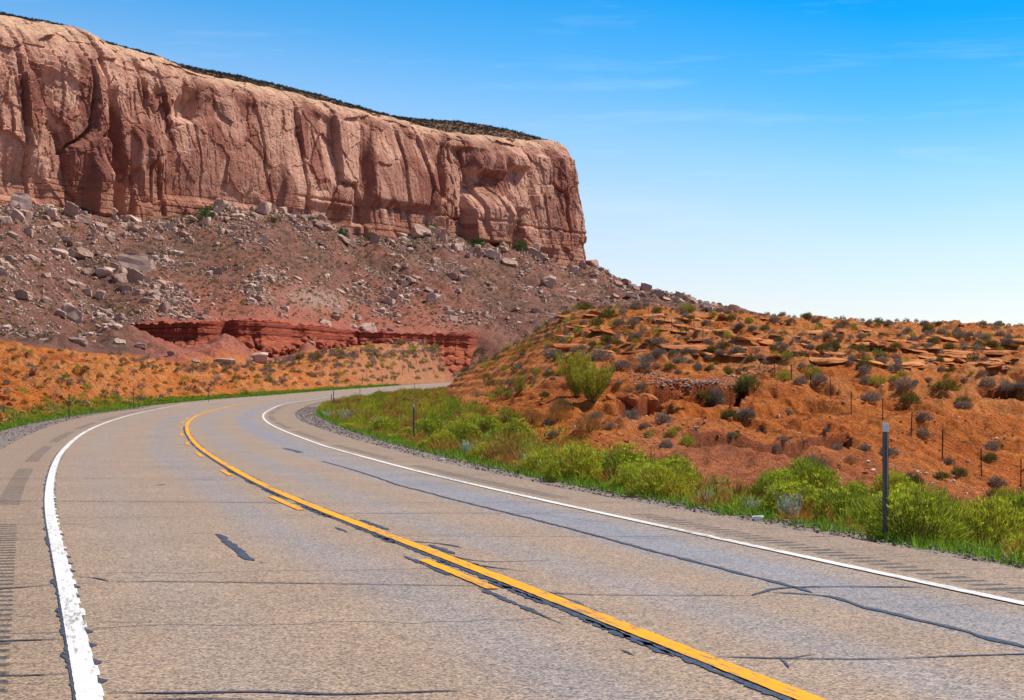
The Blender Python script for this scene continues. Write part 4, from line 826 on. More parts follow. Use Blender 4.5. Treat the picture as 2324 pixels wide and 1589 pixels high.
tr_sh += [(Z6,x,y,w,k) for x,y,w,k in [(385,210,60,'y'),(500,260,70,'d'),(625,160,50,'g'),(570,215,90,'g'),(660,230,50,'g'),(330,240,60,'g'),(800,180,70,'d'),(860,210,50,'g'),(995,165,40,'g'),(1050,150,30,'g'),(765,360,70,'g'),(600,370,80,'d'),(750,310,40,'g'),(870,320,60,'g'),(940,330,80,'g'),(1030,335,60,'g'),(1175,325,60,'g'),(1120,250,60,'y'),(1050,225,80,'g'),(1500,270,60,'g'),(1640,275,90,'d'),(1740,290,90,'g'),(1540,340,80,'g'),(1680,365,90,'d'),(1870,345,80,'g'),(1765,320,40,'g'),(1600,315,30,'g'),(1935,310,70,'g'),(2045,330,70,'g'),(1850,285,70,'g'),(2150,300,70,'g'),(2210,330,60,'g'),(1620,235,70,'g'),(1230,235,60,'g'),(1300,215,80,'d'),(1370,235,70,'g'),(1440,300,40,'g'),(2020,220,60,'g'),(2250,215,50,'g'),(2140,220,50,'g'),(1720,220,50,'g'),
(980,410,130,'d'),(1170,410,110,'d'),(1320,405,80,'g'),(900,410,80,'d'),(820,405,60,'g'),(1250,400,50,'g'),(1420,400,90,'d'),(1550,395,80,'g'),(1650,395,80,'g'),(1790,390,80,'d'),(1900,400,70,'g'),(2000,395,90,'d'),(2080,400,90,'d'),(2200,380,100,'g'),(560,400,80,'d'),(640,405,60,'g'),(120,420,80,'d'),(200,465,80,'g'),(310,440,110,'g'),(400,485,70,'d'),(465,465,90,'g'),(500,500,50,'g'),(90,460,60,'g'),(30,520,60,'g'),(160,500,40,'d'),(240,570,80,'d'),(105,550,50,'g'),(320,550,50,'g'),(660,490,90,'y'),(710,440,50,'g'),(1025,445,40,'g'),(1115,475,70,'g'),(1100,505,60,'g'),(1190,530,120,'d'),(1230,480,60,'y'),(1310,440,50,'g'),(1425,455,50,'g'),(1320,505,80,'g'),(1420,500,80,'g'),(1415,550,100,'g'),(1470,580,70,'y'),(930,500,70,'y'),(820,520,50,'g'),(760,520,60,'g'),
(635,615,110,'y'),(750,635,110,'g'),(850,590,130,'y'),(880,670,110,'g'),(1200,580,90,'g'),(1210,630,90,'g'),(1290,670,120,'y'),(1410,620,90,'y'),(1410,670,60,'g'),(1240,760,130,'g'),(1490,720,130,'g'),(1515,780,140,'d'),(1560,635,50,'g'),(1650,630,60,'g'),(1770,690,190,'d'),(1900,620,50,'g'),(1780,600,50,'y'),(1890,770,110,'d'),(1895,810,110,'g'),(2060,660,130,'g'),(2195,710,130,'g'),(2280,670,100,'g'),(2300,740,90,'g'),(1610,535,40,'g'),(1740,540,60,'g'),(1800,550,80,'d'),(1950,565,40,'y'),(1730,490,60,'d'),(1980,490,50,'g'),(2200,570,50,'g'),(2040,480,60,'g'),(1890,460,50,'g'),(2030,570,70,'g'),
(1615,900,110,'g'),(1610,1010,110,'g'),(665,850,70,'g'),(140,790,150,'g'),(380,700,200,'d'),(360,880,150,'g'),(250,880,110,'d'),(450,970,30,'g'),(505,985,30,'g'),(260,1020,60,'g'),(300,1010,50,'y'),(630,1070,90,'g'),(570,1140,90,'g'),(780,1060,50,'g'),(1010,1100,70,'g'),(1200,1100,90,'g'),(1370,1140,130,'g'),(840,1240,190,'g'),(1100,1200,100,'s'),(2090,1100,120,'g'),(2080,1180,120,'d'),(1790,1200,80,'g'),(1740,1300,110,'d'),(1860,1290,120,'d'),(2130,1360,130,'g'),(2120,1440,140,'d'),(930,995,60,'g'),(2310,1480,80,'g'),(1540,1350,160,'d'),(1370,1340,120,'s')]]
GH = 'desert shrubs on the orange hill right of the road'
cnt = {'g': 0, 'd': 0, 'y': 0, 's': 0}
KN = {'g': (SG, 'grey sagebrush'), 'd': (DK, 'olive green shrub'), 'y': (YG, 'yellow-green snakeweed'), 's': (ST, 'straw-coloured dry shrub')}
for zz, x, y, w, k in tr_sh:
    px, py = tz(zz, x, y); wp = w/zz[2]/1.6523
    if put(KN[k][0], px, py, wp*1.25, KN[k][1], cell_hill, GH, random.uniform(.8, 1.1), 50): cnt[k] += 1
def screen_scatter(n, boxf, sizef, kinds, cellf, group, ymin, maxg=None, mind=10):
    got = []; tries = 0
    while len(got) < n and tries < n*40:
        tries += 1; px, py = boxf()
        if px is None: continue
        if any((px-a)**2+((py-b_)*1.8)**2 < mind**2 for a, b_ in got): continue
        k = random.choice(kinds); o = put(KN2[k][0], px, py, sizef(px, py), KN2[k][1], cellf, group, random.uniform(.75, 1.1), ymin)
        if o: got.append((px, py))
SB1 = [Plant('grey_desert_shrub', 'shrub', p.parts) for p in SG1]  # small sagebrush meshes reused for grey shrubs on the left hill and mound
KN2 = {'b': (SB1, 'round grey shrub'), 'g': (SG1, 'small grey sagebrush'), 'd': (DK1, 'small olive green shrub'), 'y': (YG1, 'small yellow-green snakeweed')}
skyR = lambda px: np.interp(px, [1015, 1090, 1144, 1199, 1254, 1309, 1482, 1700, 2000, 2324], [872, 826, 796, 768, 731, 700, 699, 713, 731, 740])
def b1():
    px = random.uniform(1320, 2324); return px, skyR(px)+random.uniform(1, 95)**1.0
screen_scatter(110, b1, lambda a, b_: random.uniform(12, 24)*(.8+(b_-700)/150), ['g', 'd', 'g', 'd', 'y'], cell_hill, GH, 60, mind=17)
def b1b():
    px = random.uniform(1320, 2324); return px, skyR(px)+random.uniform(.5, 3)
screen_scatter(60, b1b, lambda a, b_: random.uniform(10, 20), ['g', 'd', 'd'], cell_hill, GH, 60, mind=12)
def b2():
    px = random.uniform(1030, 1330); return px, skyR(px)+random.uniform(.5, 3.5)
screen_scatter(26, b2, lambda a, b_: random.uniform(12, 26), ['d', 'y', 'g'], cell_hill, GH, 60, mind=9)
def b2b():
    px = random.uniform(1060, 1320); py = skyR(px)+random.uniform(10, 110); return (px, py) if py < 930 else (None, None)
screen_scatter(48, b2b, lambda a, b_: random.uniform(14, 32), ['d', 'y', 'g', 'y'], cell_hill, GH, 60, mind=16)
# left hill and mound
GL = 'desert shrubs on the orange hill left of the road'; GM = 'grey shrubs on the mound below the ledge'
skyL = lambda px: np.interp(px, [0, 200, 400, 600, 800, 950, 1090], [782, 806, 832, 828, 790, 775, 800]); edL = lambda px: np.interp(px, [0, 53, 133, 250, 347, 600, 800, 950], [975, 965, 945, 925, 914, 890, 876, 866])
def b3():
    px = random.uniform(0, 640); py = random.uniform(skyL(px), edL(px)-8); return px, py
screen_scatter(115, b3, lambda a, b_: random.uniform(9, 20)*np.interp(b_, [780, 950], [.8, 2.0]), ['d', 'b', 'd', 'b', 'y'], cell_left, GL, 60, mind=17)
def b3b():
    px = random.uniform(240, 1100); return px, (np.interp(px, [240, 420, 600, 700, 1090], [812, 838, 836, 812, 800]))+random.uniform(-6, 8)
screen_scatter(90, b3b, lambda a, b_: random.uniform(13, 25), ['b', 'b', 'd'], cell_left, GM, 200, mind=8)
def b4():
    px = random.uniform(600, 1105); py = random.uniform(skyL(px), edL(px)-4); return px, py
screen_scatter(210, b4, lambda a, b_: random.uniform(12, 23), ['b', 'b', 'b', 'd', 'y'], cell_left, GM, 300, mind=7)
for k in range(46):
    px = random.uniform(300, 1090); i = int(np.interp(px, lpx, np.arange(len(lpx)))); y = float(lY0[i])-6-random.uniform(0, 7); X = (px-CX)*y/F; s_ = .7+1.8*random.random()**2; v = random.randrange(16)
    o = link('boulder', RK[v], None, (X, y, float(gz(X, y))+.15*s_), (random.uniform(-.2, .2), random.uniform(-.2, .4), random.uniform(-1, 1)), s_); sx, sy = scr(X, y, float(gz(X, y))); tag(o, None, 'boulder', 'grey boulders fallen in front of the red ledge')
    REG.append((o, 'grey boulder in front of red ledge', sx, sy, lambda a, b_: 'at its '+pick(a, [420, 560, 700, 840, 960, 9999], ['left end', 'rubble cone', 'middle left', 'middle', 'middle right', 'right end'])))
# stray greenery on the talus: far too many and too small to count
def stuffplants(name, mat, X, Y, Zv, S, nb, label, cat, seed, bl=.28, bw=.14):
    Vs = []
    for i in range(6):
        Q, D = dome_pts(nb, .2, .6, 4, seed+i); V, _ = blades(Q, D+(0, 0, .4), bl, bw); Vs.append(V)
    out = np.concatenate([Vs[i % 6]*S[i]+(X[i], Y[i], Zv[i]) for i in range(len(X))]); o = link(name, mesh_np(name, out, np.arange(len(out)).reshape(-1, 3), mat, False, nper=3)); tag(o, label, cat, kind='stuff'); return o
n = 4200; cu = rng.uniform(-60, 1660, n); cvv = rng.uniform(0, 1, n); Yf = np.interp(cu, [-900, 0, 200, 280, 600, 800, 950, 1100, 3000], [290, 280, 330, 490, 505, 560, 585, 596, 600]); Yq = Yf+(np.minimum(YL(cu), 838)-1-Yf)*cvv; Xq = (cu-CX)*Yq/F
stuffplants('talus_scrub', M_dark, Xq, Yq, gz(Xq, Yq), rng.uniform(.4, 1.5, n)*(1+.5*(cvv > .9)), 26, 'low dark scrub dotted over the talus slope', 'scrub', 210)
n = 2600; cu = rng.uniform(-60, 1500, n); cvv = rng.uniform(0, 1, n)**.8; Yq = np.interp(cu, [0, 280, 1100], [300, 485, 600]); Yq = Yq+(np.minimum(YL(cu), 838)-1-Yq)*cvv; Xq = (cu-CX)*Yq/F
stuffplants('talus_sage', M_sage, Xq, Yq, gz(Xq, Yq), rng.uniform(.5, 1.5, n), 26, 'grey scrub dotted over the talus slope', 'scrub', 230)
n = 14000; i1 = rng.integers(0, len(cpx)-1, n); k1 = rng.uniform(0, 1, n)**.85; kq = (6+70*k1); j1 = np.interp(kq, kk, np.arange(len(kk))).astype(int); nn = cn[i1, j1]; kp = (k1 > .12+.55*nn+.0); i1, j1 = i1[kp], j1[kp]
stuffplants('mesa_scrub', M_mesa, CX_[i1, j1]+rng.uniform(-1, 1, len(i1)), CY[i1, j1], CZ_[i1, j1]-.1, rng.uniform(.6, 1.7, len(i1)), 22, 'dark scrub covering the top of the mesa', 'scrub', 250)
# junipers at the foot of the cliff
def juniper(X, Y, z, w, h, look, cellf):
    r0 = np.random.default_rng(int(X*10) % 9999); tr_, B, E_ = stems_mesh('trunk', M_stem, 9, .6, .25, .06, 3); lobes = r0.normal(size=(14, 3))*(.26, .26, .20)+(0, 0, .52); n_ = 2200; k = r0.integers(0, 14, n_); dv = r0.normal(size=(n_, 3)); dv /= np.linalg.norm(dv, axis=1)[:, None]
    Q = lobes[k]+dv*(.16*r0.uniform(.5, 1, n_)[:, None]); Q[:, 2] = np.clip(Q[:, 2], .05, 1.1); V, Fc = blades(Q, dv+r0.normal(size=(n_, 3))*.5, .05, .035)
    o = link('juniper_tree', None, None, (X, Y, z), (0, 0, r0.uniform(0, 6)), (w, w, h)); link('trunk', tr_, o); link('crown', mesh_np('crown', V, Fc, M_tree, False, nper=3), o); tag(o, look, 'tree', 'trees at the foot of the cliff'); return o
for (zz, x, y, w, h, look) in [(Z2, 700, 905, 125, 115, 'largest bright green tree in the notch at the foot of the cliff'), (Z2, 820, 850, 60, 50, 'small dark tree just right of the largest cliff-foot tree'), (Z2, 1025, 905, 55, 40, 'low dark tree at the cliff base above the slabs'), (Z2, 480, 965, 60, 70, 'dark shadowy tree at the cliff base left of the notch'), (Z2, 1570, 1045, 100, 55, 'dark tree at the cliff foot under the slab pinnacle'), (Z2, 1310, 1010, 100, 45, 'dark tree at the cliff foot below the leaning slab'),
    (Z3, 1400, 200, 110, 90, 'round tree at the cliff foot left of the upturned slabs'), (Z3, 1690, 140, 130, 60, 'dark trees behind the great fallen slab'), (Z3, 290, 110, 130, 55, 'dark tree between the leftmost boulders at the cliff'), (Z3, 1860, 210, 80, 40, 'low bright green bush right of the great fallen slab'), (Z2, 285, 860, 50, 30, 'little bright green bush on the rubble below the smooth wall'), (Z2, 635, 1000, 60, 50, 'dark tree below the brightest one in the notch')]:
    px, py = tz(zz, x, y); hz = hit(px, py, 400) or hit(px, py+12, 400)
    if hz: s = zz[2]*1.6523; yj = hz[1]-4; juniper(hz[0]*yj/hz[1], yj, float(gz(hz[0]*yj/hz[1], yj))-.3, w/s*hz[1]/F, h/s*hz[1]/F*1.25, look, None)
# tall bushes on the right slope
for (zz, x, y, w, h, look, nm, sd, nn_) in [(Z5, 800, 1090, 235, 400, 'tall yellow-green bush, biggest plant on the orange slope', 'tall_bush', 5, 6500), (Z5, 935, 1130, 300, 320, 'dense leaning green bush against the right side of the tallest bush', 'tall_bush', 9, 7500), (Z5, 325, 1052, 130, 175, 'slender upright lime-green shrub left of the tallest bush', 'upright_shrub', 12, 2200)]:
    px, py = tz(zz, x, y); X, Y, z = hit(px, py, 50); s = zz[2]*1.6523; pr = tall(sd, nn_, 52, 1.0, .55); o = link(nm, None, None, (X, Y, z-.05), (0, 0, sd), (w/s*Y/F*1.15, w/s*Y/F*1.15, h/s*Y/F))
    for n_, m_ in pr: link(n_, m_, o)
    tag(o, look, 'bush')
# pebbles on the slope
n = 5200; px = rng.uniform(1300, 2340, n); Yq = rng.uniform(60, 205, n); Xq = (px-CX)*Yq/F; zq = gz(Xq, Yq); kp = rng.uniform(0, 1, n) < .10+smooth(.05, .3, fbm(Xq/7, Yq/5, 141, 3)); Xq, Yq, zq = Xq[kp], Yq[kp], zq[kp]
o = merge('pebbles', M_pebble, SM, Xq, Yq, zq, np.minimum(.04+.05*rng.pareto(3, len(Xq)), .15)+.0004*Yq, .2, .2); tag(o, 'pale pebbles and stones strewn over the orange hill', 'pebbles', kind='stuff')
hp = [hit(px+rng.normal()*30, py+rng.normal()*8, 60) for px, py in [(1500+240*q_, 862+14*math.sin(q_*5)) for q_ in rng.uniform(-.3, 1, 520)]]; hp = np.array([h for h in hp if h])
o = merge('pebbles', M_pebble, SM, hp[:, 0], hp[:, 1], hp[:, 2], rng.uniform(.05, .15, len(hp)), .2, .2); tag(o, 'pale cobbles lying along the lip of the red gully wall', 'pebbles', kind='stuff')
n = 6000; px = rng.uniform(1000, 2340, n); Yq = rng.uniform(55, 170, n); Xq = (px-CX)*Yq/F; zq = gz(Xq, Yq); kp = (px > 1100)
M_clod = mat_rock('soil_clod', (.42, .13, .04), (.33, .10, .035), 2)
o = merge('soil_clods', M_clod, SM, Xq[kp], Yq[kp], zq[kp], np.minimum(.06+.05*rng.pareto(2.6, kp.sum()), .24), .2, .15); tag(o, 'crumbled orange soil clods on the hill', 'soil', kind='stuff')
n = 2500; px = rng.uniform(-20, 800, n); f_ = rng.uniform(0, 1, n); Yq = np.interp(px, [0, 200, 400, 600, 800], [90, 135, 208, 285, 378]); Yq = Yq*(1+f_*.6); Xq = (px-CX)*Yq/F
o = merge('soil_clods', M_clod, SM, Xq, Yq, gz(Xq, Yq), np.minimum(.12+.10*rng.pareto(2.6, n), .5), .2, .15); tag(o, 'crumbled orange soil clods on the left hill', 'soil', kind='stuff')

OS = [rockm('flat_rock', M_orange, 3, 700+i, (1, .75, .16), 9) for i in range(6)]; OB = [rockm('sandstone_block', M_gully, 3, 720+i, (1, .8, .75), 9, .3) for i in range(3)]
for zz, x, y, w, h, lb in [(Z5, 1390, 1225, 170, 170, 'big orange rock block at the left mouth of the gully'), (Z5, 1220, 1170, 190, 110, 'sloping orange block left of the gully mouth block'), (Z5, 1080, 1110, 90, 60, 'small orange block right under the tall bush'), (Z5, 1525, 1185, 60, 40, 'round stone on the gully floor')]:
    px, py = tz(zz, x, y); hz = hit(px, py, 50)
    if hz: X, Y, z = hz; s = zz[2]*1.6523; wm = w/s*Y/F; hm2 = h/s*Y/F; m_ = random.choice(OB); o = link('sandstone_block', m_, None, (X, Y+wm*.3, z+hm2*.25), (random.uniform(-.1, .1), random.uniform(.02, .15), random.uniform(-.3, .3)), (wm, wm, hm2/.75)); tag(o, lb, 'rock', 'orange rock blocks by the gullies')
got = []; tries = 0
while len(got) < 130 and tries < 4000:
    tries += 1; px = random.uniform(1290, 2330); py = skyR(px)+random.uniform(8, 105)
    if any(abs(px-a)+2*abs(py-b_) < 16 for a, b_ in got): continue
    hz = hit(px, py, 55)
    if hz is None or py > gtop0(px): continue
    X, Y, z = hz; wm = (.7+2.2*random.random()**2)*(1 if Y > 110 else .5); o = link('flat_rock', OS[len(got) % 6], None, (X, Y, z-.015*wm), (random.uniform(-.02, .14), random.uniform(-.05, .14), random.uniform(-.9, .9)), (wm*1.35, wm*1.1, wm)); tag(o, None, 'rock', 'flat orange rock slabs on the hill'); reg(o, 'flat orange slab', px, py, cell_hill); got.append((px, py))
# ------------------------------------------------------------------ verge
GV = 'rabbitbrush growing along the right verge'; vpos = []
def cell_verge(px, py):
    return pick(px, [760, 820, 880, 940, 1000, 1060, 1120, 1180, 1240, 1300, 1360, 1420, 1480, 1540, 1600, 1680, 1760, 1840, 1920, 2000, 2090, 2180, 2270, 9999], ['at the inside of the bend', 'by the twin bend posts', 'beyond the twin bend posts', 'left of the second post', 'right of the second post', 'well right of the second post', 'below the grey-tipped shrubs', 'under the red bank', 'below the upright shrub', 'by the tufted gravel-edge bush', 'right of the tufted bush', 'below the tall bush', 'below the gully block', 'left of the small wash', 'before the small wash', 'right of the small wash', 'below the lower wash', 'by the large silver sage', 'right of the silver sage', 'just left of the near post', 'just right of the near post', 'by the big budding bush', 'right of the big budding bush', 'at the right edge'])+' '+('front row' if py > np.interp(px, [720, 946, 1210, 1574, 2002, 2324], [962, 1018, 1073, 1140, 1217, 1268])-9 else 'back rows')
Wv = lambda s: float(np.interp(s, [10, 18, 26, 34, 45, 60, 80, 100, 140, 200, 290], [4.0, 4.6, 6.5, 8.5, 12, 17, 19, 17, 13, 9, 5]))
tries = 0; nrb = 0; gtop = lambda px: np.interp(px, [700, 800, 900, 1010, 1050, 1120, 1180, 1260, 1400, 1530, 1600, 1700, 1880, 2050, 2200, 2324], [905, 893, 887, 888, 930, 955, 995, 1030, 1045, 1070, 1100, 1112, 1122, 1138, 1160, 1180])
while nrb < 275 and tries < 30000:
    tries += 1; s = 14+280*random.random()**1.6; tt = np.interp(s, SS, T_gr)+.45+random.random()**1.15*Wv(s); p_ = road_pt(s, tt).reshape(-1); w = random.uniform(.65, 1.4)*(1.0 if s < 60 else 1.3)
    if p_[1] < 15 or any((p_[0]-a)**2+(p_[1]-b_)**2 < ((.47 if s < 45 else .34)*(w+c))**2 for a, b_, c in vpos): continue
    px = p_[0]/p_[1]*F+CX
    if px > 2850 or px < 700 or scr(p_[0], p_[1], float(gz(p_[0], p_[1])))[1] < gtop(px) or abs(st_of([(p_[0], p_[1])])[1][0]) < np.interp(s, SS, T_gr): continue
    if (abs(px-939) < 26 and 45 < p_[1] < 73) or (abs(px-2010) < 45 and p_[1] < 24): continue
    vpos.append((p_[0], p_[1], w)); z = float(gz(p_[0], p_[1])); sy = scr(p_[0], p_[1], z)[1]; r_ = random.random()
    if r_ < (.15 if s > 34 else 0): o = random.choice(ST).place(p_[0], p_[1], z-.04, (w, w, w*.85), GV); look = 'rusty orange dry shrub'
    else: o = random.choice(RB if s < 85 else RB_far).place(p_[0], p_[1], z-.04, (w, w, w*random.uniform(.8, 1.1)), GV); look = 'bright green rabbitbrush'
    reg(o, look, px, sy, cell_verge); nrb += 1
# single plants traced at the gravel edge
def bypx(plant, px, py, wpx, hpx, label, group, ymin=15):
    h = hit(px, py, ymin)
    if h is None: return
    X, Y, z = h; o = plant.place(X, Y, z-.02, (wpx*Y/F, wpx*Y/F, hpx*Y/F), group); o['label'] = label
for i, (px, py, w, h, lb) in enumerate([(1258, 1100, 48, 95, 'dark tufted broom-like bush standing out on the gravel edge'), (2178, 1232, 190, 165, 'big rounded bush with yellow-green buds right of the near post'), (1805, 1178, 170, 150, 'dome-shaped green bush with bud clusters left of the near post'), (1440, 1120, 130, 120, 'full green bush beside the small wash, bright bud tips'), (2020, 1195, 120, 150, 'loose upright green bush behind the near post')]):
    bypx(RB[i], px, py, w, h, lb, GV)
for i, (px, py, w, h, lb) in enumerate([(1795, 1188, 95, 95, 'large pale silver sage on the gravel edge'), (1705, 1170, 60, 60, 'smaller silver sage left of the large pale one'), (1600, 1150, 50, 55, 'silver sage before the small wash'), (1945, 1195, 50, 50, 'low silver sage left of the near post'), (1190, 1060, 60, 45, 'silvery plant under the upright shrub'), (1530, 1135, 45, 50, 'thin silver sage between green bushes'), (1060, 1030, 55, 45, 'silver sage right of the second post'), (790, 958, 60, 40, 'silver sage clump at the inside of the bend'), (745, 950, 40, 26, 'small silver plant nearest the bend edge'), (2060, 1215, 40, 40, 'tiny silver sage right of the near post'), (860, 972, 70, 38, 'wide silver sage patch below the twin posts')]):
    bypx(SV[i % 3], px, py, w, h, lb, 'silver sage plants on the verge')
for i, (px, py, w, h, lb) in enumerate([(1195, 1072, 60, 34, 'yellow wildflowers at the gravel edge'), (1940, 1212, 36, 30, 'few yellow wildflowers left of the near post'), (900, 1000, 40, 22, 'tiny yellow flowers by the second post'), (790, 975, 40, 20, 'yellow flowers at the inside of the bend'), (2260, 1258, 40, 35, 'yellow flowers near the right edge')]):
    bypx(FL[i % 2], px, py, w, h, lb, 'yellow wildflowers on the verge')
# verge grass both sides
def grass(name, side, n, s0, s1, width, hgt, lab, pw=1.6):
    s = s0+(s1-s0)*rng.uniform(0, 1, n)**1.8; tt = rng.uniform(0, 1, n)**pw*width(s); ed = np.interp(s, SS, T_gr if side > 0 else T_gl); edn = .25*fbm(s*1.3, s*0, 151, 3)
    p_ = road_pt(s, ed+side*(tt-.02+edn)); kp = rng.uniform(0, 1, n) < .35+1.4*smooth(-.15, .2, fbm(p_[:, 0]/1.4, p_[:, 1]/1.4, 152, 3)); kp &= (p_[:, 1] > 8); p_ = p_[kp]; s = s[kp]; z = gz(p_[:, 0], p_[:, 1]); Q = np.stack([p_[:, 0], p_[:, 1], z-.02], 1)
    V, Fc = blades(Q, np.array([0, 0, 1.])+rng.normal(size=Q.shape)*(.4, .4, .1), hgt*rng.uniform(.5, 1.3, len(Q))*(1+s*.004), .012+.0004*s)
    o = link(name, mesh_np(name, V, Fc, M_grass, False, nper=3)); tag(o, lab, 'grass', kind='stuff')
grass('verge_grass', 1, 60000, 12, 200, lambda s: np.interp(s, [10, 25, 45, 80, 200], [2.2, 2.5, 3.5, 7, 7]), .17, 'bright green grass along the right gravel edge')
grass('verge_grass', -1, 42000, 50, 420, lambda s: np.interp(s, [50, 90, 200, 420], [3, 3, 3, 2.5]), .17, 'green grass along the left gravel edge')
n = 9500; s = 14+290*rng.uniform(0, 1, n)**1.5; p_ = road_pt(s, np.interp(s, SS, T_gr)+.3+rng.uniform(0, 1, n)*20); zq = gz(p_[:, 0], p_[:, 1]); pxx, pyy = scr(p_[:, 0], p_[:, 1], zq)
kp = (p_[:, 1] > 15) & (pxx > 690) & (pxx < 3000) & (pyy > gtop(pxx)-2) & (st_of(p_[:, :2])[1] > np.interp(s, SS, T_gr)); p_, zq = p_[kp], zq[kp]; hf = len(p_)//3
stuffplants('verge_undergrowth', M_rabbit, p_[hf:, 0], p_[hf:, 1], zq[hf:], rng.uniform(.2, .5, len(p_)-hf)*(1+p_[hf:, 1]*.006), 60, 'low green undergrowth filling the right verge', 'undergrowth', 310, .22, .045)
stuffplants('dry_undergrowth', M_straw, p_[:hf, 0], p_[:hf, 1], zq[:hf], rng.uniform(.25, .6, hf)*(1+p_[:hf, 1]*.005), 60, 'dry orange grass tufts among the green verge brush', 'undergrowth', 320, .3, .035)
nl = 0; vl = []; tries = 0
def cell_lv(px, py): return pick(px, [70, 130, 190, 250, 310, 380, 450, 520, 600, 700, 800, 9999], ['at the far left', 'left of the first left post', 'right of the first left post', 'before the second left post', 'beside the second left post', 'past the second left post', 'before the red-topped post', 'beside the red-topped post', 'past the red-topped post', 'below the mound', 'under the mound middle', 'at the far bend'])
while nl < 80 and tries < 5000:
    tries += 1; s = 55+380*random.random()**1.4; tt = np.interp(s, SS, T_gl)-.5-random.random()**1.6*np.interp(s, [55, 90, 150, 400], [5.5, 5, 4, 3]); p_ = road_pt(s, tt).reshape(-1); w = random.uniform(.6, 1.15)*np.interp(s, [60, 300], [1, 1.5])
    if any((p_[0]-a)**2+(p_[1]-b_)**2 < (.42*(w+c))**2 for a, b_, c in vl): continue
    vl.append((p_[0], p_[1], w)); px = p_[0]/p_[1]*F+CX
    if px < -80: continue
    q_ = random.random(); lst, look = (RB_far, 'low green rabbitbrush') if q_ < .7 else (DK1, 'low olive shrub') if q_ < .9 else (YG1, 'low yellow-green shrub'); z = float(gz(p_[0], p_[1]))
    o = random.choice(lst).place(p_[0], p_[1], z-.04, (w, w, w*.7), 'low bushes along the left verge'); reg(o, look+' on the left verge', px, 0, cell_lv); nl += 1

# ------------------------------------------------------------------ delineator posts
def post_mesh():
    m = MB(); h = 1.28
    prof = [(-.034, .018), (-.026, .018), (-.014, -.010), (.014, -.010), (.026, .018), (.034, .018), (.034, .013), (.029, .013), (.017, -.015), (-.017, -.015), (-.029, .013), (-.034, .013)]
    b = 0; n = len(prof)
    for z in (-.25, h): m.v += [(x, y, z) for x, y in prof]
    for k in range(n): m.f.append([k, (k+1) % n, n+(k+1) % n, n+k])
    for q_ in ((0, 1, 10, 11), (1, 2, 9, 10), (2, 3, 8, 9), (3, 4, 7, 8), (4, 5, 6, 7)):
        m.f.append([n+i for i in q_])
    return mesh_np('post', m.v, m.f, M_steel)
def holes_mesh():
    m = MB()
    for k in range(34):
        for x in (-.0001,): m.box(x-.004, x+.004, -.0172, -.0152, .06+k*.031, .072+k*.031)
    return mesh_np('holes', m.v, m.f, M_hole)
PM, HM = post_mesh(), holes_mesh()
def refl_mesh(mat, w=.036): m = MB(); m.box(-w, w, -.0215, -.0175, 1.18, 1.285); return mesh_np('reflector', m.v, m.f, mat)
RM, RM2 = refl_mesh(M_reflect), refl_mesh(M_redref)
posts = [(2010, 1213, 253, 'near steel delineator post with a white reflector', 0), (939, 998, 80, 'steel delineator post by the green brush, second nearest', 0), (752, 927, 33, 'front one of the twin posts at the inside of the bend', 0), (757, 921, 36, 'rear one of the twin posts at the inside of the bend', 0), (817, 902, 23, 'far delineator post on the inside of the bend', 0), (941, 884, 16.5, 'farthest delineator post near the road end', 0),
         (157, 947, 51, 'leftmost dark delineator post beside the left verge', 2), (303, 926, 39, 'dark delineator post on the left verge, second from left', 2), (473, 908, 30, 'left verge delineator post with a red top', 1), (720, 883, 17, 'small far delineator post in front of the mound', 2)]
for px, py, hp_, lb, kd in posts:
    Y = F*1.28/hp_; X = (px-CX)*Y/F; z = zpy(py, Y); gzv = float(gz(X, Y)); o = link('delineator_post', None, None, (X, Y, z), (0, 0, math.atan2(X, Y)*-1+.12)); tag(o, lb, 'post', 'delineator posts beside the road')
    link('post', PM, o); link('holes', HM, o) if hp_ > 70 else None
    if kd == 0: link('reflector', RM, o)
    if kd == 1: link('reflector', RM2, o)
    print('post', px, 'z', round(z, 2), 'ground', round(gzv, 2))
# ------------------------------------------------------------------ wire fence climbing the right hill (pixel of foot, height in px)
fp = [(Z6, 2295, 1420, 222), (Z6, 2020, 1345, 235), (Z6, 1745, 1195, 200), (Z6, 1525, 1160, 225), (Z6, 1328, 1010, 190), (Z6, 1108, 880, 185), (Z6, 965, 765, 165), (Z6, 823, 705, 165), (Z6, 690, 600, 155), (Z6, 572, 512, 140), (Z6, 465, 510, 135), (Z6, 370, 485, 140), (Z6, 278, 430, 135), (Z6, 205, 415, 115), (Z6, 133, 390, 100), (Z6, 66, 372, 95), (Z6, 5, 350, 95), (Z5, 1775, 630, 145), (Z5, 1705, 525, 130), (Z5, 1640, 495, 130), (Z5, 1583, 480, 110), (Z5, 1527, 465, 120), (Z5, 1475, 400, 110), (Z5, 1431, 345, 110), (Z5, 1395, 340, 105), (Z5, 1362, 330, 95), (Z5, 1333, 315, 90)]
fence = link('wire_fence', None, None, (0, 0, 0)); tag(fence, 'thin wire fence on steel posts climbing the orange hill', 'fence')
mp = MB(); mp.rod((0, 0, -.3), (0, 0, 1.3), .024, 6); mp.box(-.03, .03, -.003, .003, .1, 1.28); FPM = mp.mesh('post', M_fence); tops = []
for zz, x, y, h in fp:
    px, py = tz(zz, x, y); hz = hit(px, py, 60)
    if hz is None: hz = hit(px, py+3, 60)
    if hz is None: continue
    X, Y, z = hz; Ye = F*1.3/(h/zz[2]/1.6523); tops.append([X, Y, z, px, Ye])
tp = np.array(tops); sm = tp[:, 4].copy()
for _ in range(3): sm[1:-1] = (sm[:-2]+sm[1:-1]+sm[2:])/3
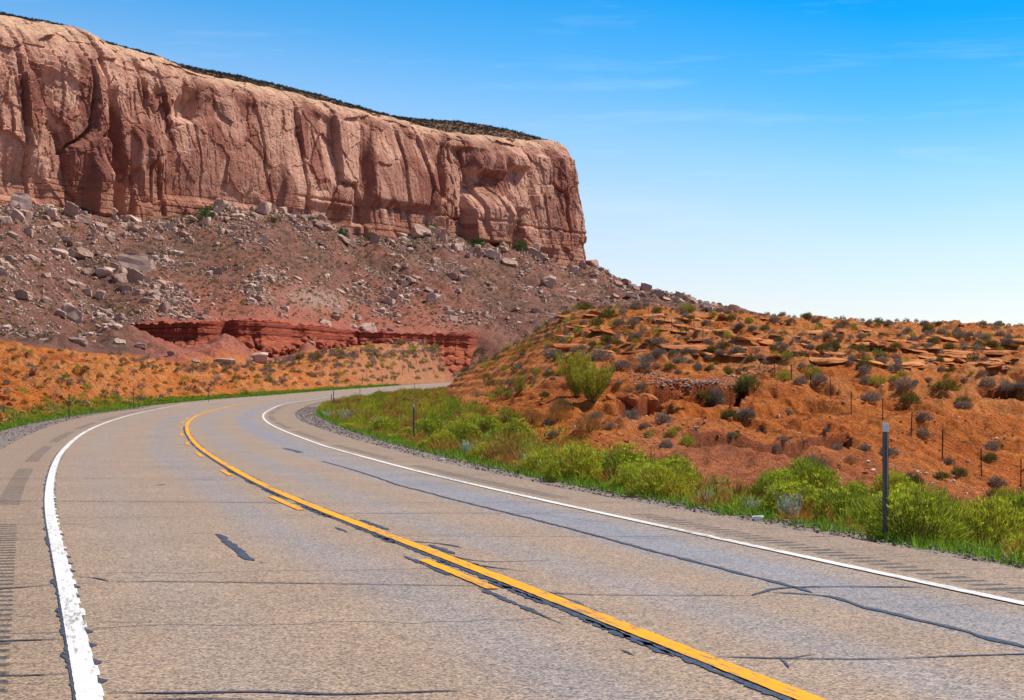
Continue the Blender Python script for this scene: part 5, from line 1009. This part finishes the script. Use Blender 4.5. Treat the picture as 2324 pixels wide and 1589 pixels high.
for k in range(len(tp)):
    Y = np.clip(sm[k], tp[k, 1]*.9, tp[k, 1]*1.1); X = (tp[k, 3]-CX)*Y/F; z = float(gz(X, Y)); tp[k, :3] = X, Y, z
    link('post', FPM, fence, (X, Y, z), (rng.uniform(-.04, .04), rng.uniform(-.05, .05), rng.uniform(0, 3)), (1, 1, 1.0))
print('fence', [(round(a), round(b_, 1)) for a, b_ in zip(tp[:, 1], tp[:, 2])])
mw = MB()
for k in range(len(tp)-1):
    for hh_ in (.35, .65, .95, 1.2):
        a = tp[k, :3]+(0, 0, hh_); b_ = tp[k+1, :3]+(0, 0, hh_); mid = (a+b_)/2-(0, 0, .03); mw.rod(a, mid, .007, 3); mw.rod(mid, b_, .007, 3)
link('wire', mw.mesh('wire', M_wire), fence)
fence2 = link('wire_fence', None, None, (0, 0, 0)); tag(fence2, 'far little wire fence crossing the foot of the mound', 'fence')
pts2 = []
for x, y in [(1065, 795), (1105, 755), (1240, 790), (1350, 790), (1413, 722), (1470, 700), (1535, 640), (1590, 625), (1665, 590)]:
    px, py = tz(Z4, x, y); hz = hit(px, py, 380)
    if hz: link('post', FPM, fence2, hz, (0, .03, 0), (1.6, 1.6, 1.4)); pts2.append(hz)
mw = MB()
for a, b_ in zip(pts2[:-1], pts2[1:]): [mw.rod(np.array(a)+(0, 0, q_), np.array(b_)+(0, 0, q_), .006, 3) for q_ in (.6, 1.2)]
link('wire', mw.mesh('wire', M_wire), fence2)

# ------------------------------------------------------------------ paint and tar on the road
def ribbon_st(s, tl, tr, dz):
    a = road_pt(s, tl, dz); b_ = road_pt(s, tr, dz); m_ = road_pt(s, (tl+tr)/2, dz); V = np.stack([a, m_, b_], 1).reshape(-1, 3)
    uv = np.stack([np.repeat(s, 3), np.stack([tl, (tl+tr)/2, tr], 1).ravel()], 1); return V, grid_faces(len(s), 3), uv
def rib_obj(name, parts, mat, lab, kind='structure'):
    Vs, Fs, U, b = [], [], [], 0
    for V, Fc, uv in parts: Vs.append(V); Fs.append(Fc+b); U.append(uv); b += len(V)
    o = link(name, mesh_np(name, np.concatenate(Vs), np.concatenate(Fs), mat, True, uv=np.concatenate(U))); tag(o, lab, kind=kind); return o
s = np.arange(-12, 470, .03); saw = (s/.78+.15*fbm(s/2, s*0, 161, 2)) % 1; near = smooth(60, 35, s); tw = np.interp(s, SS, T_wl); jit = .006*fbm(s*6, s*0, 162, 3)
saw2 = np.where(saw > .45, .034, 0)+.012*fbm(s*2, s*0, 163, 2); saw3 = _hash(np.floor(s/.78), s*0, s*0, 3)
rib_obj('road_marking', [ribbon_st(s, tw-.07+jit, tw+.07+near*(saw2*np.where(saw3 > .4, .9*saw3, .15)-.006), .010)], M_white, 'worn white left edge line')
s = np.arange(-12, 470, .06); tw = np.interp(s, SS, T_wr); jl = .012*fbm(s*2.2, s*0, 164, 4); jr = .012*fbm(s*2.2, s*0+9, 165, 4)
rib_obj('road_marking', [ribbon_st(s, tw-.062+jl, tw+.062+jr, .010)], M_white, 'white right edge line')
s = np.arange(-12, 470, .05); jl = .014*fbm(s*2.5, s*0+2, 166, 4); jr = .014*fbm(s*2.5, s*0+7, 167, 4); z0 = s*0
yp = [ribbon_st(s, -.075+jl, .075+jr, .010)]
def s_of(px, py): return float(st_of([un(px, py)])[0][0])
dash = [(s_of(1122, 1338), s_of(950, 1272)), (s_of(702, 1158), s_of(640, 1128)), (s_of(540, 1080), s_of(510, 1067)), (s_of(466, 1038), s_of(447, 1028))]
per = (dash[3][0]-dash[0][0])/3; print('dash', dash, per); k = 1
while dash[3][0]+k*per < 430: dash.append((dash[3][0]+k*per, dash[3][0]+k*per+3.0)); k += 1
for a, b_ in dash:
    q_ = np.arange(a, b_, .05); yp.append(ribbon_st(q_, q_*0-.335+.012*fbm(q_*3, q_*0, 168, 3), q_*0-.225+.012*fbm(q_*3, q_*0, 169, 3), .010))
rib_obj('road_marking', yp, M_yellow, 'yellow solid centre line with broken line beside it')
tar = []
def tarline(pts, w, sd=0, smoothn=0):
    q_ = np.array([un(*p) for p in pts]); q_ = resample(np.concatenate([q_[:1], q_, q_[-1:]]) if False else q_, .04); S_, T_ = st_of(q_); n_ = len(q_)
    d_ = np.gradient(q_, axis=0); d_ /= np.linalg.norm(d_, axis=1)[:, None]+1e-9; nn_ = np.stack([d_[:, 1], -d_[:, 0]], 1); l_ = np.arange(n_)*.04
    q_ = q_+nn_*(.04*fbm(l_*1.6, l_*0+sd, 171, 4))[:, None]; ww = w*.5*(1+1.1*fbm(l_*2.2, l_*0+sd, 172, 3)); ww = np.clip(ww, .004, 1)*np.minimum(1, np.minimum(l_, l_[-1]-l_)/.25+.15)
    a = q_+nn_*ww[:, None]; b_ = q_-nn_*ww[:, None]; za = zg(a[:, 1])+.006; zb_ = zg(b_[:, 1])+.006; V = np.stack([np.column_stack([a, za]), np.column_stack([b_, zb_])], 1).reshape(-1, 3)
    tar.append((V, grid_faces(n_, 2), np.repeat(np.stack([l_, l_*0], 1), 2, 0)))
for i, (pts, w) in enumerate([([(731,1047),(788,1063),(846,1081),(889,1096),(908,1103),(946,1112),(1017,1131),(1089,1149),(1210,1179),(1382,1224),(1478,1251),(1568,1273),(1674,1301),(1802,1333),(1850,1348)], .055), ([(1745,1345),(1802,1348),(1887,1356),(1961,1379),(2036,1396),(2152,1424),(2259,1453),(2420,1492)], .06), ([(1705,1353),(1730,1345),(1760,1337),(1850,1333),(2060,1333),(2120,1334)], .05),
    ([(1210,1343),(1290,1349),(1500,1352),(1720,1352)], .032), ([(1620,1492),(1780,1495),(2000,1496),(2180,1489),(2420,1482)], .04), ([(1772,1495),(1778,1508),(1788,1520)], .03), ([(1790,1494),(1850,1486)], .03),
    ([(240,1573),(400,1574),(560,1572),(760,1577),(1062,1568)], .042), ([(300,1588),(420,1587),(610,1588)], .03), ([(252,1322),(400,1321),(700,1325),(1115,1331)], .034), ([(165,1310),(210,1312),(252,1322)], .035), ([(-60,1343),(0,1338),(60,1333),(128,1327)], .05), ([(128,1328),(252,1322)], .02), ([(-60,1458),(0,1456),(160,1451)], .055), ([(-60,1535),(60,1534),(180,1530)], .05),
    ([(378,1210),(490,1212)], .014), ([(490,1212),(504,1220),(520,1233),(545,1250),(560,1268),(578,1274)], .10), ([(585,1276),(607,1279)], .05), ([(400,1243),(560,1244),(610,1245)], .012), ([(545,1223),(610,1218)], .014),
    ([(110,1138),(300,1139),(560,1141),(690,1144)], .045), ([(-40,1137),(105,1138)], .05), ([(255,1141),(270,1141)], .12), ([(-40,1085),(110,1087)], .035), ([(125,1085),(400,1088),(660,1094)], .028), ([(0,1053),(130,1056),(640,1063),(800,1064)], .02), ([(-30,1192),(110,1190),(215,1191)], .03), ([(-30,1212),(115,1210)], .025), ([(190,1411),(330,1413),(345,1408)], .014), ([(-20,1226),(110,1225)], .02),
    ([(355,1102),(378,1100)], .10), ([(298,1019),(310,1019)], .13), ([(296,1005),(308,1005)], .13), ([(785,1165),(1000,1166),(1250,1165),(1420,1163)], .025), ([(880,1216),(1200,1218),(1500,1218),(1700,1216)], .022), ([(905,1228),(985,1233),(1050,1244)], .05), ([(975,1248),(1100,1275),(1282,1271)], .028), ([(1020,1262),(1085,1284),(1205,1299)], .03), ([(1420,1222),(1620,1225),(1860,1230)], .016), ([(640,1143),(900,1142),(1290,1141)], .018), ([(1200,1164),(1400,1190)], .01), ([(645,1018),(672,1024),(682,1028)], .16),
    ([(1700,1200),(1900,1202),(1960,1200)], .02), ([(1840,1250),(2000,1249),(2060,1251)], .022), ([(2160,1336),(2324,1341),(2400,1343)], .028), ([(1500,1180),(1640,1181)], .018), ([(1300,1140),(1420,1141),(1560,1146)], .018)]): tarline(pts, w, i*3.1)
# ragged sealant beside the centre line and the left edge line
def tarstrip(s0, s1, tc, w, gate, sd, ragged=.05):
    q_ = np.arange(s0, s1, .035); g = smooth(gate, gate+.12, fbm(q_*.35, q_*0+sd, 181, 3)); tcv = np.interp(q_, SS, tc) if hasattr(tc, '__len__') else q_*0+tc
    r1 = ragged*fbm(q_*3.2, q_*0+sd, 182, 5)+ragged*.5*fbm(q_*14, q_*0+sd, 188, 2); r2 = ragged*fbm(q_*3.2, q_*0+sd, 183, 4); sw = ((q_/.42+sd) % 1-.5)*ragged*.6; tar.append(ribbon_st(q_, tcv-(w/2)*g+r1*g+sw*g, tcv+(w/2)*g+r2*g+.0005, .006))
tarstrip(0, 90, -.115, .055, -.35, 1., .045); tarstrip(6, 45, -.15, .06, .0, 3., .06); tarstrip(8, 80, .085, .05, -.05, 5., .05); tarstrip(14, 30, .17, .07, .12, 9., .05); tarstrip(2, 26, -.37, .05, .0, 12., .04)
q_ = np.arange(4, 60, .03); sw = (q_/.78+.15*fbm(q_/2, q_*0, 161, 2)) % 1; g = np.clip((.55-abs(sw-.2)*2.2), 0, 1)*smooth(.2, .6, _hash(np.floor(q_/.78), q_*0, q_*0, 13)); tw = np.interp(q_, SS, T_wl)
tar.append(ribbon_st(q_, tw+.04, tw+.05+.13*g+.01*fbm(q_*8, q_*0, 184, 2), .006)); tar.append(ribbon_st(q_, tw-.085-.035*smooth(.0, .3, fbm(q_*1.2, q_*0, 185, 3)), tw-.04+0*q_, .006))
rib_obj('crack_sealant', tar, M_tar, 'dark tar sealant poured along the road cracks')
# loose stones and litter on the gravel
n = 5500; s = 8+150*rng.uniform(0, 1, n)**1.7; sd_ = rng.uniform(0, 1, n) < .65; ed = np.where(sd_, np.interp(s, SS, T_ae)-.1+rng.uniform(0, 1, n)*(np.interp(s, SS, T_gr-T_ae)+.2), np.interp(s, SS, T_al)+.1-rng.uniform(0, 1, n)*(np.interp(s, SS, T_al-T_gl)+.2)); p_ = road_pt(s, ed)
M_gst = mat_rock('roadside_stone', (.30, .24, .20), (.10, .08, .075), 6)
o = merge('roadside_gravel', M_gst, SM, p_[:, 0], p_[:, 1], p_[:, 2]-.045, rng.uniform(.015, .05, n)*(1+s*.006), .3, .2); tag(o, 'loose gravel stones along both road edges', 'gravel', kind='stuff')
for px, py in ((1003, 1046), (1720, 1180)):
    X, Y = un(px, py); o = link('paper_scrap', rockm('paper_scrap', M_litter, 2, 77, (.16, .1, .05), 5), None, (X, Y, float(zg(Y))+.03)); tag(o, 'small white scrap of litter on the gravel '+('below the second post' if px < 1500 else 'below the silver sage'), 'litter', 'scraps of litter')
for X, Y in ((un(1068, 1103)), (un(932, 1098))):
    pass
label_all()

# ------------------------------------------------------------------ sky, sun, camera
SUN_EL, SUN = 53., np.array([.94, .36]); SUN /= np.linalg.norm(SUN); az = math.atan2(SUN[0], SUN[1])
w = bpy.data.worlds.new('World'); bpy.context.scene.world = w; w.use_nodes = True; nt = w.node_tree; nt.nodes.clear(); n = N(nt)
sky = n.n('ShaderNodeTexSky', sky_type='NISHITA'); sky.sun_disc = False; sky.sun_elevation = R(SUN_EL); sky.sun_rotation = az; sky.air_density = 1.0; sky.dust_density = 1.2; sky.ozone_density = 2.0; sky.altitude = 1300
tc = n.n('ShaderNodeTexCoord').outputs['Generated']; sp = n.n('ShaderNodeSeparateXYZ'); n.l(tc, sp.inputs[0])
cr = n.n('ShaderNodeValToRGB'); e = cr.color_ramp; SKYR = [(0, (.96, .84, .85)), (.045, (.96, .86, .89)), (.085, (.86, .87, .94)), (.12, (.60, .83, .98)), (.155, (.25, .72, .98)), (.20, (.02, .60, .97)), (.34, (.14, .42, .75)), (.6, (.55, .56, .62))]
while len(e.elements) < len(SKYR): e.elements.new(.5)
for el, (p_, c_) in zip(e.elements, SKYR): el.position = p_; el.color = (*c_, 1)
wx = n.math('MULTIPLY', n.math('SUBTRACT', .12, sp.outputs[0]), .15)   # the sky pales a little towards the left
zz_ = n.math('SUBTRACT', sp.outputs[2], n.math('MAXIMUM', wx, -.01)); n.l(zz_, cr.inputs[0])
mulc = n.mix(1., sky.outputs[0], cr.outputs[0], 'MULTIPLY')
cl = n.noise(stretch(n, tc, (3.2, 3.2, 34)), 2.2, 6, .62); clf = n.mapr(cl, .54, .78, 0, .15)
mulc = n.mix(clf, mulc, (5.5, 6.2, 7.2))
bg = n.n('ShaderNodeBackground'); bg.inputs[1].default_value = .12; n.l(mulc, bg.inputs[0]); wo = n.n('ShaderNodeOutputWorld'); n.l(bg.outputs[0], wo.inputs[0])
sl = bpy.data.lights.new('sun', 'SUN'); sl.energy = 4.6; sl.angle = R(.5); sl.color = (1, .95, .87); so = bpy.data.objects.new('sun', sl); C.objects.link(so)
from mathutils import Vector
sd = Vector((SUN[0]*math.cos(R(SUN_EL)), SUN[1]*math.cos(R(SUN_EL)), math.sin(R(SUN_EL)))); so.rotation_euler = sd.to_track_quat('Z', 'Y').to_euler()
cam = bpy.data.cameras.new('camera'); co = bpy.data.objects.new('camera', cam); C.objects.link(co); co.location = (0, 0, H); co.rotation_euler = (R(90), 0, 0)
cam.sensor_width = 36; cam.lens = F/2324*36; cam.shift_y = (HY-794.5)/2324; cam.clip_end = 20000; cam.clip_start = .1; bpy.context.scene.camera = co
vs_ = bpy.context.scene.view_settings; vs_.view_transform = 'Standard'; vs_.look = 'None'; vs_.exposure = .5; vs_.gamma = 1
